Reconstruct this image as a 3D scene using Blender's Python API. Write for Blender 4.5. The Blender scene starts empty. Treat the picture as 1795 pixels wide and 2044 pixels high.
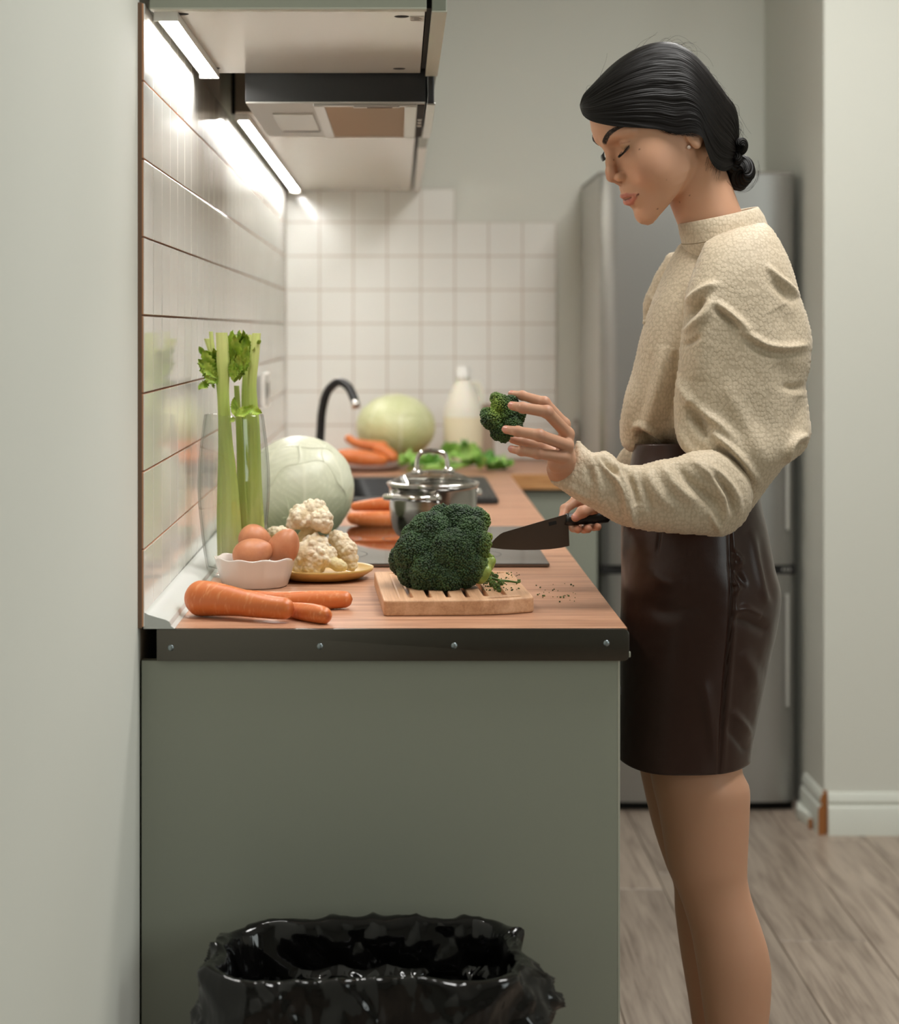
import bpy, bmesh, math, random
import numpy as np
from mathutils import Vector, Matrix
from math import pi, sin, cos, radians

# ------------------------------------------------------------------ camera
F, VX, VY, CZ = 4000.0, 798.0, 659.0, 1.283      # focal length in px, vanishing point, eye height
sc = bpy.context.scene
COL = sc.collection
cam_d = bpy.data.cameras.new('camera')
cam = bpy.data.objects.new('camera', cam_d)
COL.objects.link(cam)
cam.location = (0, 0, CZ)
cam.rotation_euler = (pi / 2, 0, 0)
cam_d.sensor_fit = 'AUTO'
cam_d.sensor_width = 36.0
cam_d.lens = F / 2044.0 * 36.0
cam_d.shift_x = (897.5 - VX) / 2044.0
cam_d.shift_y = -(1022.0 - VY) / 2044.0
cam_d.clip_start = 0.05
cam_d.dof.use_dof = True
cam_d.dof.focus_distance = 2.82
cam_d.dof.aperture_fstop = 4.3
sc.camera = cam
# ------------------------------------------------------------------ light
sc.view_settings.view_transform = 'Standard'
sc.view_settings.look = 'None'
sc.view_settings.gamma = 1.0
sc.view_settings.use_curve_mapping = False
sc.view_settings.exposure = 0.02
w = bpy.data.worlds.new('world')
sc.world = w
w.use_nodes = True
w.node_tree.nodes['Background'].inputs[0].default_value = (0.62, 0.66, 0.66, 1)
w.node_tree.nodes['Background'].inputs[1].default_value = 0.3

def area(name, loc, target, sx, sy, power, col):
    l = bpy.data.lights.new(name, 'AREA')
    l.shape = 'RECTANGLE'; l.size = sx; l.size_y = sy
    l.energy = power; l.color = col
    o = bpy.data.objects.new(name, l)
    COL.objects.link(o)
    o.location = loc
    o.rotation_euler = (Vector(target) - Vector(loc)).to_track_quat('-Z', 'Y').to_euler()
    return o

area('window_daylight', (3.12, 0.5, 1.6), (0.0, 2.1, 1.0), 1.7, 1.5, 30, (0.92, 1.0, 0.985))
area('ceiling_lamp', (0.95, 4.0, 2.70), (0.95, 4.0, 0), 0.6, 0.6, 24, (1.0, 0.98, 0.94))
area('ceiling_lamp', (0.85, 2.55, 2.70), (0.85, 2.55, 0), 0.7, 0.7, 30, (1.0, 0.99, 0.965))
LED_STRENGTH = 54.0

# ------------------------------------------------------------------ helpers
def P(px, py, d):
    return np.array([(px - VX) * d / F, d, CZ - (py - VY) * d / F])

def srgb(r, g, b):
    f = lambda c: (c / 255 / 12.92) if c / 255 <= 0.04045 else ((c / 255 + 0.055) / 1.055) ** 2.4
    return (f(r), f(g), f(b), 1.0)

def newmat(name):
    m = bpy.data.materials.new(name)
    m.use_nodes = True
    nt = m.node_tree
    return m, nt, nt.nodes['Principled BSDF']

def mat(name, col, rough=0.5, metal=0.0, **kw):
    m, nt, b = newmat(name)
    b.inputs['Base Color'].default_value = col
    b.inputs['Roughness'].default_value = rough
    b.inputs['Metallic'].default_value = metal
    for k, v in kw.items():
        if k in ('noise', 'bump'): continue
        b.inputs[k.replace('_', ' ')].default_value = v
    if 'noise' in kw:                       # (scale vec, dark colour, light colour)
        scl, c0, c1 = kw['noise'][:3]
        co = nt.nodes.new('ShaderNodeTexCoord'); mp = nt.nodes.new('ShaderNodeMapping')
        nz = nt.nodes.new('ShaderNodeTexNoise'); rp = nt.nodes.new('ShaderNodeValToRGB')
        nt.links.new(co.outputs['Object'], mp.inputs[0]); nt.links.new(mp.outputs[0], nz.inputs['Vector'])
        mp.inputs['Scale'].default_value = scl
        nz.inputs['Scale'].default_value = 1.0; nz.inputs['Detail'].default_value = 6
        nz.inputs['Roughness'].default_value = 0.6
        rp.color_ramp.elements[0].color = c0; rp.color_ramp.elements[1].color = c1
        rp.color_ramp.elements[0].position = 0.3; rp.color_ramp.elements[1].position = 0.7
        nt.links.new(nz.outputs[0], rp.inputs[0]); nt.links.new(rp.outputs[0], b.inputs['Base Color'])
    if 'bump' in kw:                        # (scale vec, strength, distance)
        scl, st, di = kw['bump']
        co = nt.nodes.new('ShaderNodeTexCoord'); mp = nt.nodes.new('ShaderNodeMapping')
        nz = nt.nodes.new('ShaderNodeTexNoise'); bp = nt.nodes.new('ShaderNodeBump')
        nt.links.new(co.outputs['Object'], mp.inputs[0]); nt.links.new(mp.outputs[0], nz.inputs['Vector'])
        mp.inputs['Scale'].default_value = scl
        nz.inputs['Scale'].default_value = 1.0; nz.inputs['Detail'].default_value = 4
        bp.inputs['Strength'].default_value = st; bp.inputs['Distance'].default_value = di
        nt.links.new(nz.outputs[0], bp.inputs['Height']); nt.links.new(bp.outputs[0], b.inputs['Normal'])
    return m

def attr_mat(name, rough=0.5, attr='Col', **kw):
    m, nt, b = newmat(name)
    a = nt.nodes.new('ShaderNodeAttribute'); a.attribute_name = attr
    nt.links.new(a.outputs['Color'], b.inputs['Base Color'])
    b.inputs['Roughness'].default_value = rough
    for k, v in kw.items():
        if k == 'bump':
            scl, st, di = v
            co = nt.nodes.new('ShaderNodeTexCoord'); nz = nt.nodes.new('ShaderNodeTexNoise'); bp = nt.nodes.new('ShaderNodeBump')
            nt.links.new(co.outputs['Object'], nz.inputs['Vector'])
            nz.inputs['Scale'].default_value = scl; nz.inputs['Detail'].default_value = 4
            bp.inputs['Strength'].default_value = st; bp.inputs['Distance'].default_value = di
            nt.links.new(nz.outputs[0], bp.inputs['Height']); nt.links.new(bp.outputs[0], b.inputs['Normal'])
            continue
        b.inputs[k.replace('_', ' ')].default_value = v
    return m

WORLD = {}
def link(o, parent=None):
    COL.objects.link(o)
    if parent is not None:
        o.parent = parent
        pw = WORLD.get(parent.name, Matrix())
        o.matrix_parent_inverse = pw.inverted()
    return o

def tag(o, label=None, cat=None, group=None, kind=None):
    if label: o['label'] = label
    if cat: o['category'] = cat
    if group: o['group'] = group
    if kind: o['kind'] = kind
    return o

def thing(name, loc, label, cat, group=None):
    o = bpy.data.objects.new(name, None)
    o.empty_display_size = 0.05
    COL.objects.link(o)
    o.location = Vector([float(v) for v in loc])
    WORLD[o.name] = Matrix.Translation(o.location)
    return tag(o, label, cat, group)

def mesh(name, V, Fc, mats=None, smooth=True, sharp=None, col=None, mi=None):
    me = bpy.data.meshes.new(name)
    V = np.asarray(V, np.float32)
    if isinstance(Fc, np.ndarray):
        n, k = Fc.shape
        me.vertices.add(len(V)); me.vertices.foreach_set('co', V.ravel())
        me.loops.add(n * k); me.loops.foreach_set('vertex_index', Fc.astype(np.int32).ravel())
        me.polygons.add(n)
        me.polygons.foreach_set('loop_start', np.arange(0, n * k, k, dtype=np.int32))
        me.update(calc_edges=True)
    else:
        me.from_pydata([tuple(map(float, v)) for v in V], [], [tuple(int(i) for i in f) for f in Fc])
    if mats is not None:
        for m in (mats if isinstance(mats, (list, tuple)) else [mats]): me.materials.append(m)
    if mi is not None: me.polygons.foreach_set('material_index', np.asarray(mi, np.int32))
    me.polygons.foreach_set('use_smooth', np.full(len(me.polygons), bool(smooth)))
    if sharp is not None: me.set_sharp_from_angle(angle=radians(sharp))
    if col is not None:
        a = me.attributes.new('Col', 'FLOAT_COLOR', 'POINT')
        c = np.ones((len(V), 4), np.float32); c[:, :3] = np.asarray(col)[:, :3]
        a.data.foreach_set('color', c.ravel())
    me.update()
    return me

def obj(name, V, Fc, m=None, parent=None, **kw):
    return link(bpy.data.objects.new(name, mesh(name, V, Fc, m, **kw)), parent)

def join(parts):
    Vs, Fs, o = [], [], 0
    for V, Fc in parts:
        V = np.asarray(V, float)
        Vs.append(V)
        Fs += [tuple(int(i) + o for i in f) for f in Fc]
        o += len(V)
    return np.vstack(Vs), Fs

def box(lo, hi, bev=0.0, seg=2):
    bm = bmesh.new()
    bmesh.ops.create_cube(bm, size=1.0)
    lo, hi = np.array(lo, float), np.array(hi, float)
    for v in bm.verts:
        v.co = Vector(((lo + hi) / 2 + np.array(v.co) * (hi - lo)).tolist())
    if bev > 0:
        bmesh.ops.bevel(bm, geom=bm.edges[:], offset=bev, segments=seg, affect='EDGES', profile=0.5)
    return bm_out(bm)

def bm_out(bm):
    bm.verts.index_update()
    V = np.array([v.co[:] for v in bm.verts]); Fc = [[v.index for v in f.verts] for f in bm.faces]
    bm.free()
    return V, Fc

def bx(name, lo, hi, m, parent=None, bev=0.002, seg=2):
    V, Fc = box(lo, hi, bev, seg)
    return obj(name, V, Fc, m, parent, sharp=18)

def prism(poly, a, b, axis=1, bev=0.0, seg=2):
    """extrude a 2D polygon (u,v) along an axis from a to b; (u,v) are the other two axes in order"""
    bm = bmesh.new()
    def mk(u, v, t):
        c = [0, 0, 0]; r = [i for i in range(3) if i != axis]
        c[axis] = t; c[r[0]] = u; c[r[1]] = v
        return bm.verts.new(c)
    A = [mk(u, v, a) for u, v in poly]; B = [mk(u, v, b) for u, v in poly]
    n = len(poly)
    fs = [bm.faces.new(A), bm.faces.new(B[::-1])]
    for i in range(n): fs.append(bm.faces.new((A[i], B[i], B[(i + 1) % n], A[(i + 1) % n])))
    bmesh.ops.recalc_face_normals(bm, faces=bm.faces[:])
    if bev > 0:
        es = [e for e in bm.edges if e.calc_face_angle(0) > 0.5]
        bmesh.ops.bevel(bm, geom=es, offset=bev, segments=seg, affect='EDGES', profile=0.5)
    return bm_out(bm)

def grid_faces(nu, nv, cu=False, cv=False):
    iu = np.arange(nu if cu else nu - 1); iv = np.arange(nv if cv else nv - 1)
    I, J = np.meshgrid(iu, iv, indexing='ij')
    I2, J2 = (I + 1) % nu, (J + 1) % nv
    return np.stack([I * nv + J, I2 * nv + J, I2 * nv + J2, I * nv + J2], -1).reshape(-1, 4)

def lathe(prof, n=48, c=(0, 0, 0)):
    prof = np.asarray(prof, float)
    a = np.linspace(0, 2 * pi, n, endpoint=False)
    V = np.stack([prof[:, None, 0] * np.cos(a), prof[:, None, 0] * np.sin(a), np.repeat(prof[:, 1:2], n, 1)], -1).reshape(-1, 3)
    return V + np.array(c), grid_faces(len(prof), n, False, True)[:, ::-1]

def spline(pts, n, closed=False):
    """Catmull-Rom through pts, n samples evenly by arc"""
    p = np.asarray(pts, float); m = len(p)
    out = []
    k = m if closed else m - 1
    for i in range(k):
        g = lambda j: p[j % m] if closed else p[min(max(j, 0), m - 1)]
        a, b, c, d = g(i - 1), g(i), g(i + 1), g(i + 2)
        t = np.linspace(0, 1, 12, endpoint=False)[:, None]
        out.append(0.5 * (2 * b + (c - a) * t + (2 * a - 5 * b + 4 * c - d) * t ** 2 + (3 * b - a - 3 * c + d) * t ** 3))
    out = np.vstack(out + ([] if closed else [p[-1:]]))
    q = np.vstack([out, out[:1]]) if closed else out
    s = np.concatenate([[0], np.cumsum(np.linalg.norm(np.diff(q, axis=0), axis=1))])
    u = np.linspace(0, s[-1], n, endpoint=not closed)
    return np.stack([np.interp(u, s, q[:, j]) for j in range(p.shape[1])], 1)

def frames(path):
    path = np.asarray(path, float)
    T = np.gradient(path, axis=0); T /= np.linalg.norm(T, axis=1)[:, None] + 1e-12
    up = np.array([0, 0, 1.0]) if abs(T[0][2]) < 0.9 else np.array([1.0, 0, 0])
    N = [np.cross(T[0], up)]; N[0] /= np.linalg.norm(N[0])
    for i in range(1, len(T)):
        v = N[-1] - T[i] * np.dot(N[-1], T[i]); N.append(v / np.linalg.norm(v))
    N = np.array(N)
    return T, N, np.cross(T, N)

def tube(path, rad, n=12, cap=True):
    path = np.asarray(path, float); m = len(path)
    rad = np.broadcast_to(np.asarray(rad, float), (m,))
    T, N, B = frames(path)
    a = np.linspace(0, 2 * pi, n, endpoint=False)
    V = path[:, None] + rad[:, None, None] * (np.cos(a)[None, :, None] * N[:, None] + np.sin(a)[None, :, None] * B[:, None])
    V = V.reshape(-1, 3); Fc = [tuple(f[::-1]) for f in grid_faces(m, n, False, True)]
    if cap:
        V = np.vstack([V, path[:1], path[-1:]])
        for j in range(n):
            Fc.append((m * n, j, (j + 1) % n)[::-1]); Fc.append((m * n + 1, (m - 1) * n + (j + 1) % n, (m - 1) * n + j)[::-1])
    return V, Fc

_rs = np.random.RandomState(5)
_perm = _rs.permutation(256); _perm = np.concatenate([_perm, _perm, _perm])
_grad = _rs.normal(size=(256, 3)); _grad /= np.linalg.norm(_grad, axis=1)[:, None]
def noise(Pn, s=1.0):
    """gradient noise, about -0.7..0.7"""
    p = np.asarray(Pn, float) * s
    i = np.floor(p).astype(int); f = p - i; i &= 255
    u = f * f * f * (f * (f * 6 - 15) + 10)
    r = 0
    for dx in (0, 1):
        for dy in (0, 1):
            for dz in (0, 1):
                h = _perm[_perm[_perm[(i[:, 0] + dx) & 255] + ((i[:, 1] + dy) & 255)] + ((i[:, 2] + dz) & 255)]
                g = _grad[h]
                d = ((f - np.array([dx, dy, dz])) * g).sum(1)
                wt = (u[:, 0] if dx else 1 - u[:, 0]) * (u[:, 1] if dy else 1 - u[:, 1]) * (u[:, 2] if dz else 1 - u[:, 2])
                r = r + wt * d
    return r

def fbm(Pn, s=1.0, o=4):
    r = 0; a = 1.0
    for k in range(o):
        r = r + a * noise(np.asarray(Pn) + 7.3 * k, s); s *= 2.03; a *= 0.5
    return r

def cells(Pn, s, seed=3):
    """distance to the nearest jittered feature point, in cell units"""
    p = np.asarray(Pn, float) * s
    i = np.floor(p).astype(int); f = p - i
    best = np.full(len(p), 9.0)
    for dx in (-1, 0, 1):
        for dy in (-1, 0, 1):
            for dz in (-1, 0, 1):
                a = (i[:, 0] + dx) & 255; b = (i[:, 1] + dy) & 255; c = (i[:, 2] + dz) & 255
                h = _perm[_perm[_perm[a] + b] + c]
                j = _grad[h] * 0.45 + 0.5
                d = np.array([dx, dy, dz]) + j - f
                best = np.minimum(best, (d * d).sum(1))
    return np.sqrt(best)

def normals(V, Fc):
    N = np.zeros_like(V)
    Fc = np.asarray(Fc)
    fn = np.cross(V[Fc[:, 2]] - V[Fc[:, 0]], V[Fc[:, -1]] - V[Fc[:, 1]])
    for k in range(Fc.shape[1]): np.add.at(N, Fc[:, k], fn)
    return N / (np.linalg.norm(N, axis=1)[:, None] + 1e-12)

def snet(f, lo, hi, h, proj=1, lip=1.4):
    """surface of f = 0 (naive surface nets); f is evaluated only in blocks near the surface"""
    lo = np.array(lo, float); hi = np.array(hi, float); B = 8
    nb = np.ceil((hi - lo) / h / B).astype(int) + 1
    n = nb * B
    G = np.stack(np.meshgrid(*[lo[i] + h * (np.arange(nb[i]) * B + (B - 1) / 2) for i in range(3)], indexing='ij'), -1).reshape(-1, 3)
    fc = f(G)
    act = np.abs(fc) < (h * B * 0.9 * lip + h)
    Vb = np.repeat(np.where(fc < 0, -9.0, 9.0)[:, None], B ** 3, 1).astype(np.float32)
    loc = np.stack(np.meshgrid(*[np.arange(B)] * 3, indexing='ij'), -1).reshape(-1, 3)
    bi = np.stack(np.unravel_index(np.arange(len(G)), nb), -1)
    ids = np.nonzero(act)[0]
    for s in range(0, len(ids), 400):
        k = ids[s:s + 400]
        pts = lo + h * (bi[k][:, None] * B + loc[None])
        Vb[k] = f(pts.reshape(-1, 3)).reshape(len(k), -1)
    V = Vb.reshape(*nb, B, B, B).transpose(0, 3, 1, 4, 2, 5).reshape(n)
    S = V < 0
    c = np.zeros(n - 1, np.int8)
    offs = np.array([(a, b, d) for a in (0, 1) for b in (0, 1) for d in (0, 1)])
    for a, b, d in offs: c += S[a:n[0] - 1 + a, b:n[1] - 1 + b, d:n[2] - 1 + d]
    idx = np.argwhere((c > 0) & (c < 8))
    acc = np.zeros((len(idx), 3)); cnt = np.zeros(len(idx))
    vals = [V[idx[:, 0] + o[0], idx[:, 1] + o[1], idx[:, 2] + o[2]] for o in offs]
    for i in range(8):
        for j in range(i + 1, 8):
            if np.abs(offs[i] - offs[j]).sum() != 1: continue
            m = (vals[i] < 0) != (vals[j] < 0)
            t = vals[i][m] / (vals[i][m] - vals[j][m])
            acc[m] += offs[i] + (offs[j] - offs[i]) * t[:, None]; cnt[m] += 1
    vt = lo + h * (idx + acc / cnt[:, None])
    gid = np.full(n - 1, -1, np.int32); gid[tuple(idx.T)] = np.arange(len(idx))
    faces = []
    for ax in range(3):
        o1, o2 = [i for i in range(3) if i != ax]
        sl0 = [slice(1, -1)] * 3; sl1 = [slice(1, -1)] * 3
        sl0[ax] = slice(0, n[ax] - 1); sl1[ax] = slice(1, n[ax])
        A, Bq = S[tuple(sl0)], S[tuple(sl1)]
        e = np.argwhere(A != Bq)
        if not len(e): continue
        inside = A[tuple(e.T)]
        base = e.copy(); base[:, o1] += 1; base[:, o2] += 1
        q = []
        for d1, d2 in ((0, 0), (-1, 0), (-1, -1), (0, -1)):
            k = base.copy(); k[:, o1] += d1; k[:, o2] += d2
            q.append(gid[tuple(k.T)])
        q = np.stack(q, 1)
        flip = inside if ax != 1 else ~inside
        q[~flip] = q[~flip][:, ::-1]
        faces.append(q)
    faces = np.vstack(faces); faces = faces[(faces >= 0).all(1)]
    for _ in range(proj):
        e = h * 0.5
        fv = f(vt)
        g = np.stack([(f(vt + d) - f(vt - d)) / (2 * e) for d in np.eye(3) * e], 1)
        st = fv[:, None] * g / ((g * g).sum(1)[:, None] + 1e-9)
        ln = np.linalg.norm(st, axis=1)[:, None]
        vt = vt - st * np.minimum(1, 0.6 * h / (ln + 1e-12))
    return vt, faces

def smin(a, b, k):
    h = np.clip(0.5 + 0.5 * (b - a) / k, 0, 1)
    return b + (a - b) * h - k * h * (1 - h)
def smax(a, b, k): return -smin(-a, -b, k)
def sphere(p, c, r): return np.linalg.norm(p - np.array(c), axis=1) - r
def ellips(p, c, r, R=None):
    q = p - np.array(c, float)
    if R is not None: q = q @ R
    r = np.array(r, float)
    k0 = np.linalg.norm(q / r, axis=1); k1 = np.linalg.norm(q / r ** 2, axis=1)
    return k0 * (k0 - 1) / (k1 + 1e-9)
def cone(p, a, b, ra, rb):
    a, b = np.array(a, float), np.array(b, float)
    ab = b - a
    t = np.clip(((p - a) @ ab) / (ab @ ab), 0, 1)
    return np.linalg.norm(p - a - t[:, None] * ab, axis=1) - (ra + (rb - ra) * t)
def chain(p, pts, rs, k):
    d = None
    for i in range(len(pts) - 1):
        c = cone(p, pts[i], pts[i + 1], rs[i], rs[i + 1])
        d = c if d is None else smin(d, c, k)
    return d
def setkind(o, **k):
    for a, b in k.items(): o[a] = b
    return o
# ================================================================== materials
M_wall = mat('wall_paint', srgb(216, 217, 208), 0.85, Specular_IOR_Level=0.15, bump=((90, 90, 90), 0.05, 0.001))
M_ceil = mat('ceiling_paint', srgb(225, 225, 220), 0.8)
M_front = mat('cabinet_front', srgb(140, 144, 131), 0.38)
M_panel = mat('cabinet_panel', srgb(160, 163, 149), 0.42, bump=((900, 900, 900), 0.06, 0.0004))
M_edge = mat('edge_band', srgb(190, 190, 175), 0.4)
M_lam = mat('white_laminate', srgb(228, 223, 214), 0.16)
M_glaze = mat('tile_glaze', srgb(234, 233, 227), 0.09)
M_terra = mat('tile_body', srgb(222, 168, 130), 0.9, bump=((200, 200, 200), 0.3, 0.001))
M_grout = mat('grout', srgb(132, 106, 88), 0.95)
M_grout2 = mat('grout_pale', srgb(178, 160, 142), 0.95)
M_black = mat('black_lacquer', srgb(24, 24, 25), 0.32)
M_dark = mat('dark_gap', srgb(12, 11, 10), 0.8)
M_steel = mat('brushed_steel', (0.56, 0.55, 0.53, 1), 0.28, 1.0, bump=((4, 700, 700), 0.08, 0.0005))
M_strip = mat('end_strip_metal', (0.125, 0.115, 0.10, 1), 0.30, 1.0, bump=((700, 3, 20), 0.06, 0.0004))
M_chrome = mat('polished_steel', (0.72, 0.70, 0.67, 1), 0.08, 1.0)
M_alu = mat('painted_grey_metal', srgb(178, 176, 170), 0.35, 0.3)
M_fridge = mat('fridge_metal', (0.37, 0.365, 0.345, 1), 0.33, 0.8, bump=((3, 3, 500), 0.05, 0.0004))
M_fside = mat('fridge_side', srgb(176, 175, 168), 0.4)
M_base = mat('baseboard_white', srgb(220, 223, 214), 0.45)
M_mdf = mat('raw_fibreboard', srgb(150, 95, 48), 0.9, bump=((300, 300, 300), 0.4, 0.001))
M_plinth = mat('upstand_plastic', srgb(206, 208, 204), 0.3)
M_white = mat('white_plastic', srgb(232, 230, 224), 0.35)

def wood_mat(name, c0, c1, c2, along=1, scl=1.0, rough=0.4, rnd=False):
    """grain running along one object axis"""
    m, nt, b = newmat(name)
    N = nt.nodes.new
    co = N('ShaderNodeTexCoord'); mp = N('ShaderNodeMapping'); n1 = N('ShaderNodeTexNoise')
    n2 = N('ShaderNodeTexNoise'); mp2 = N('ShaderNodeMapping'); rp = N('ShaderNodeValToRGB'); mx = N('ShaderNodeMix')
    mx.data_type = 'FLOAT'
    s1 = [70 * scl] * 3; s1[along] = 5 * scl
    s2 = [420 * scl] * 3; s2[along] = 12 * scl
    mp.inputs['Scale'].default_value = s1; mp2.inputs['Scale'].default_value = s2
    src = co.outputs['Object']
    if rnd:
        oi = N('ShaderNodeObjectInfo'); ad = N('ShaderNodeVectorMath'); ad.operation = 'ADD'
        ml = N('ShaderNodeMath'); ml.operation = 'MULTIPLY'; ml.inputs[1].default_value = 37.0
        nt.links.new(oi.outputs['Random'], ml.inputs[0])
        nt.links.new(src, ad.inputs[0]); nt.links.new(ml.outputs[0], ad.inputs[1]); src = ad.outputs[0]
    nt.links.new(src, mp.inputs[0]); nt.links.new(src, mp2.inputs[0])
    nt.links.new(mp.outputs[0], n1.inputs['Vector']); nt.links.new(mp2.outputs[0], n2.inputs['Vector'])
    for q in (n1, n2):
        q.inputs['Scale'].default_value = 1; q.inputs['Detail'].default_value = 5; q.inputs['Distortion'].default_value = 0.8
    nt.links.new(n1.outputs[0], mx.inputs[2]); nt.links.new(n2.outputs[0], mx.inputs[3]); mx.inputs[0].default_value = 0.38
    nt.links.new(mx.outputs[0], rp.inputs[0])
    e = rp.color_ramp.elements
    e[0].position = 0.36; e[0].color = c0; e[1].position = 0.64; e[1].color = c2
    k = e.new(0.5); k.color = c1
    out = rp.outputs[0]
    if rnd:
        hs = N('ShaderNodeHueSaturation'); mr = N('ShaderNodeMapRange')
        nt.links.new(oi.outputs['Random'], mr.inputs[0]); mr.inputs[3].default_value = 0.86; mr.inputs[4].default_value = 1.1
        nt.links.new(mr.outputs[0], hs.inputs['Value']); nt.links.new(out, hs.inputs['Color']); out = hs.outputs[0]
    nt.links.new(out, b.inputs['Base Color'])
    bp = N('ShaderNodeBump'); bp.inputs['Strength'].default_value = 0.12; bp.inputs['Distance'].default_value = 0.0006
    nt.links.new(mx.outputs[0], bp.inputs['Height']); nt.links.new(bp.outputs[0], b.inputs['Normal'])
    b.inputs['Roughness'].default_value = rough
    return m

M_counter = wood_mat('worktop_wood', srgb(150, 106, 80), srgb(182, 134, 104), srgb(202, 156, 126), 0, 0.8, 0.42)
M_cedge = wood_mat('worktop_edge_wood', srgb(170, 118, 70), srgb(192, 140, 88), srgb(208, 158, 106), 0, 0.8, 0.5)
M_plank = wood_mat('floor_laminate', srgb(122, 107, 94), srgb(154, 139, 125), srgb(170, 155, 140), 1, 0.55, 0.42, True)
M_board = wood_mat('beech_wood', srgb(186, 140, 103), srgb(205, 160, 122), srgb(219, 176, 139), 1, 0.7, 0.5)

# ================================================================== structure
WL = -0.335                                  # left wall plane at the near end of the worktop
YB = 5.93                                    # back wall
TILT = 0.0031                                # the left wall runs out of square by a hair
def sect(name, lo, hi, m): return setkind(bx(name, lo, hi, m, None, 0.0), kind='structure')
wl = obj('wall_left', *box((-0.15, -5.2, 0), (0, 3.6, 2.75)), M_wall, None, sharp=30); wl['kind'] = 'structure'
wl.location = (WL, 2.56, 0); wl.rotation_euler = (0, 0, TILT)
WLM = Matrix.Translation((WL, 2.56, 0)) @ Matrix.Rotation(TILT, 4, 'Z')
wb = sect('wall_back', (-0.5, YB, 0), (3.35, YB + 0.15, 2.75), M_wall)
sect('ceiling', (-0.5, -2.75, 2.75), (3.35, YB + 0.15, 2.85), M_ceil)
sect('wall_right', (3.2, -2.75, 0), (3.35, YB, 2.75), M_wall)
sect('wall_front', (-0.5, -2.75, 0), (3.35, -2.6, 2.75), M_wall)
sect('wall_pillar', (1.08, 5.10, 0), (3.2, YB, 2.75), M_wall)

# floor: laminate planks
fl = sect('floor', (-0.5, -2.75, -0.06), (3.35, YB, -0.008), M_dark)
PW = 0.19; cache = {}
random.seed(4)
for k in range(-5, 14):
    x0 = 0.607 + PW * k
    if x0 > 3.2 or x0 + PW < -0.33: continue
    off = {1: 4.21, 0: 3.45, 2: 3.75, -1: 4.6, 3: 4.9, -2: 3.2}.get(k, 2.6 + 1.28 * random.random())
    js = sorted(off + 1.285 * i for i in range(-7, 4))
    js = [-2.6] + [j for j in js if -2.55 < j < YB - 0.05] + [YB - 0.005]
    for a, b in zip(js[:-1], js[1:]):
        L = round(b - a, 3)
        if L not in cache:
            V, Fc = box((0.0007, 0.0007, -0.008), (PW - 0.0007, L - 0.0007, 0), 0.0016, 1)
            cache[L] = mesh('plank', V, Fc, M_plank, sharp=18)
        o = bpy.data.objects.new('plank', cache[L]); o.location = (x0, a, 0)
        link(o, fl)

# wall tiles, 10 cm squares with a glazed face and a terracotta body
def tile_mesh():
    V, Fc = box((-0.0488, -0.0075, -0.0488), (0.0488, 0, 0.0488), 0.0008, 2)
    V = np.asarray(V); mi = []
    for f in Fc:
        c = V[f]; n = np.cross(c[1] - c[0], c[2] - c[0]); n /= np.linalg.norm(n)
        mi.append(1 if n[1] > -0.25 and c[:, 1].mean() > -0.0066 else 0)
    return mesh('tile', V, Fc, [M_glaze, M_terra], sharp=18, mi=mi)
TM = tile_mesh()
rt = random.Random(8)
def put_tile(parent, x, y, z, rz):
    o = bpy.data.objects.new('tile', TM)
    COL.objects.link(o); o.parent = parent
    if parent is not wl: o.matrix_parent_inverse = Matrix()
    o.location = (x, y, z)
    o.rotation_euler = (rt.gauss(0, 0.0014), rt.gauss(0, 0.0015), rz + rt.gauss(0, 0.0014))
z0 = 0.902
for i in range(34):
    for j in range(8):
        put_tile(wl, 0.0006, 0.052 + 0.1 * i, z0 + 0.05 + 0.1 * j, pi / 2)
for i in range(8):
    for j in range(8):
        if j == 7 and i > 4: continue
        put_tile(wb, -0.287 + 0.1 * i, YB - 0.0006, z0 + 0.05 + 0.1 * j, 0)
g = obj('grout', *box((0, 0.002, z0), (0.0052, 3.36, 1.702)), M_grout, None, sharp=30)
g.parent = wl
V, Fc = join([box((-0.337, YB - 0.0070, z0), (0.463, YB, 1.602)), box((-0.337, YB - 0.0070, 1.602), (0.163, YB, 1.702))])
obj('grout', V, Fc, M_grout2, wb, sharp=30)
# blurred white socket plates on the tiled left wall
sk = thing('wall_socket', (-0.33, 4.8, 1.14), 'white double wall socket on the tiled wall near the black tap', 'socket')
bx('plate', (-0.326, 4.72, 1.10), (-0.318, 4.80, 1.18), M_white, sk)
bx('plate', (-0.3265, 4.81, 1.10), (-0.318, 4.89, 1.18), M_white, sk)
for y in (4.76, 4.85):
    V, Fc = lathe([(0.0, 0), (0.018, 0), (0.02, 0.003), (0.021, 0.003)], 20)
    V = np.stack([-0.3175 - 0 * V[:, 2] + V[:, 2] * 0.4, y + V[:, 0], 1.14 + V[:, 1]], 1)
    obj('outlet', V, Fc, M_alu, sk)
# small switch box on the back wall beside the fridge
sw = thing('wall_switch', (0.5, YB, 1.0), 'small beige switch plate on the back wall beside the fridge', 'switch')
bx('plate', (0.515, YB - 0.012, 0.955), (0.527, YB, 1.02), mat('beige_plastic', srgb(170, 160, 150), 0.5), sw)
bx('rocker', (0.518, YB - 0.016, 0.97), (0.524, YB - 0.011, 1.005), M_white, sw, 0.001)

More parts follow.
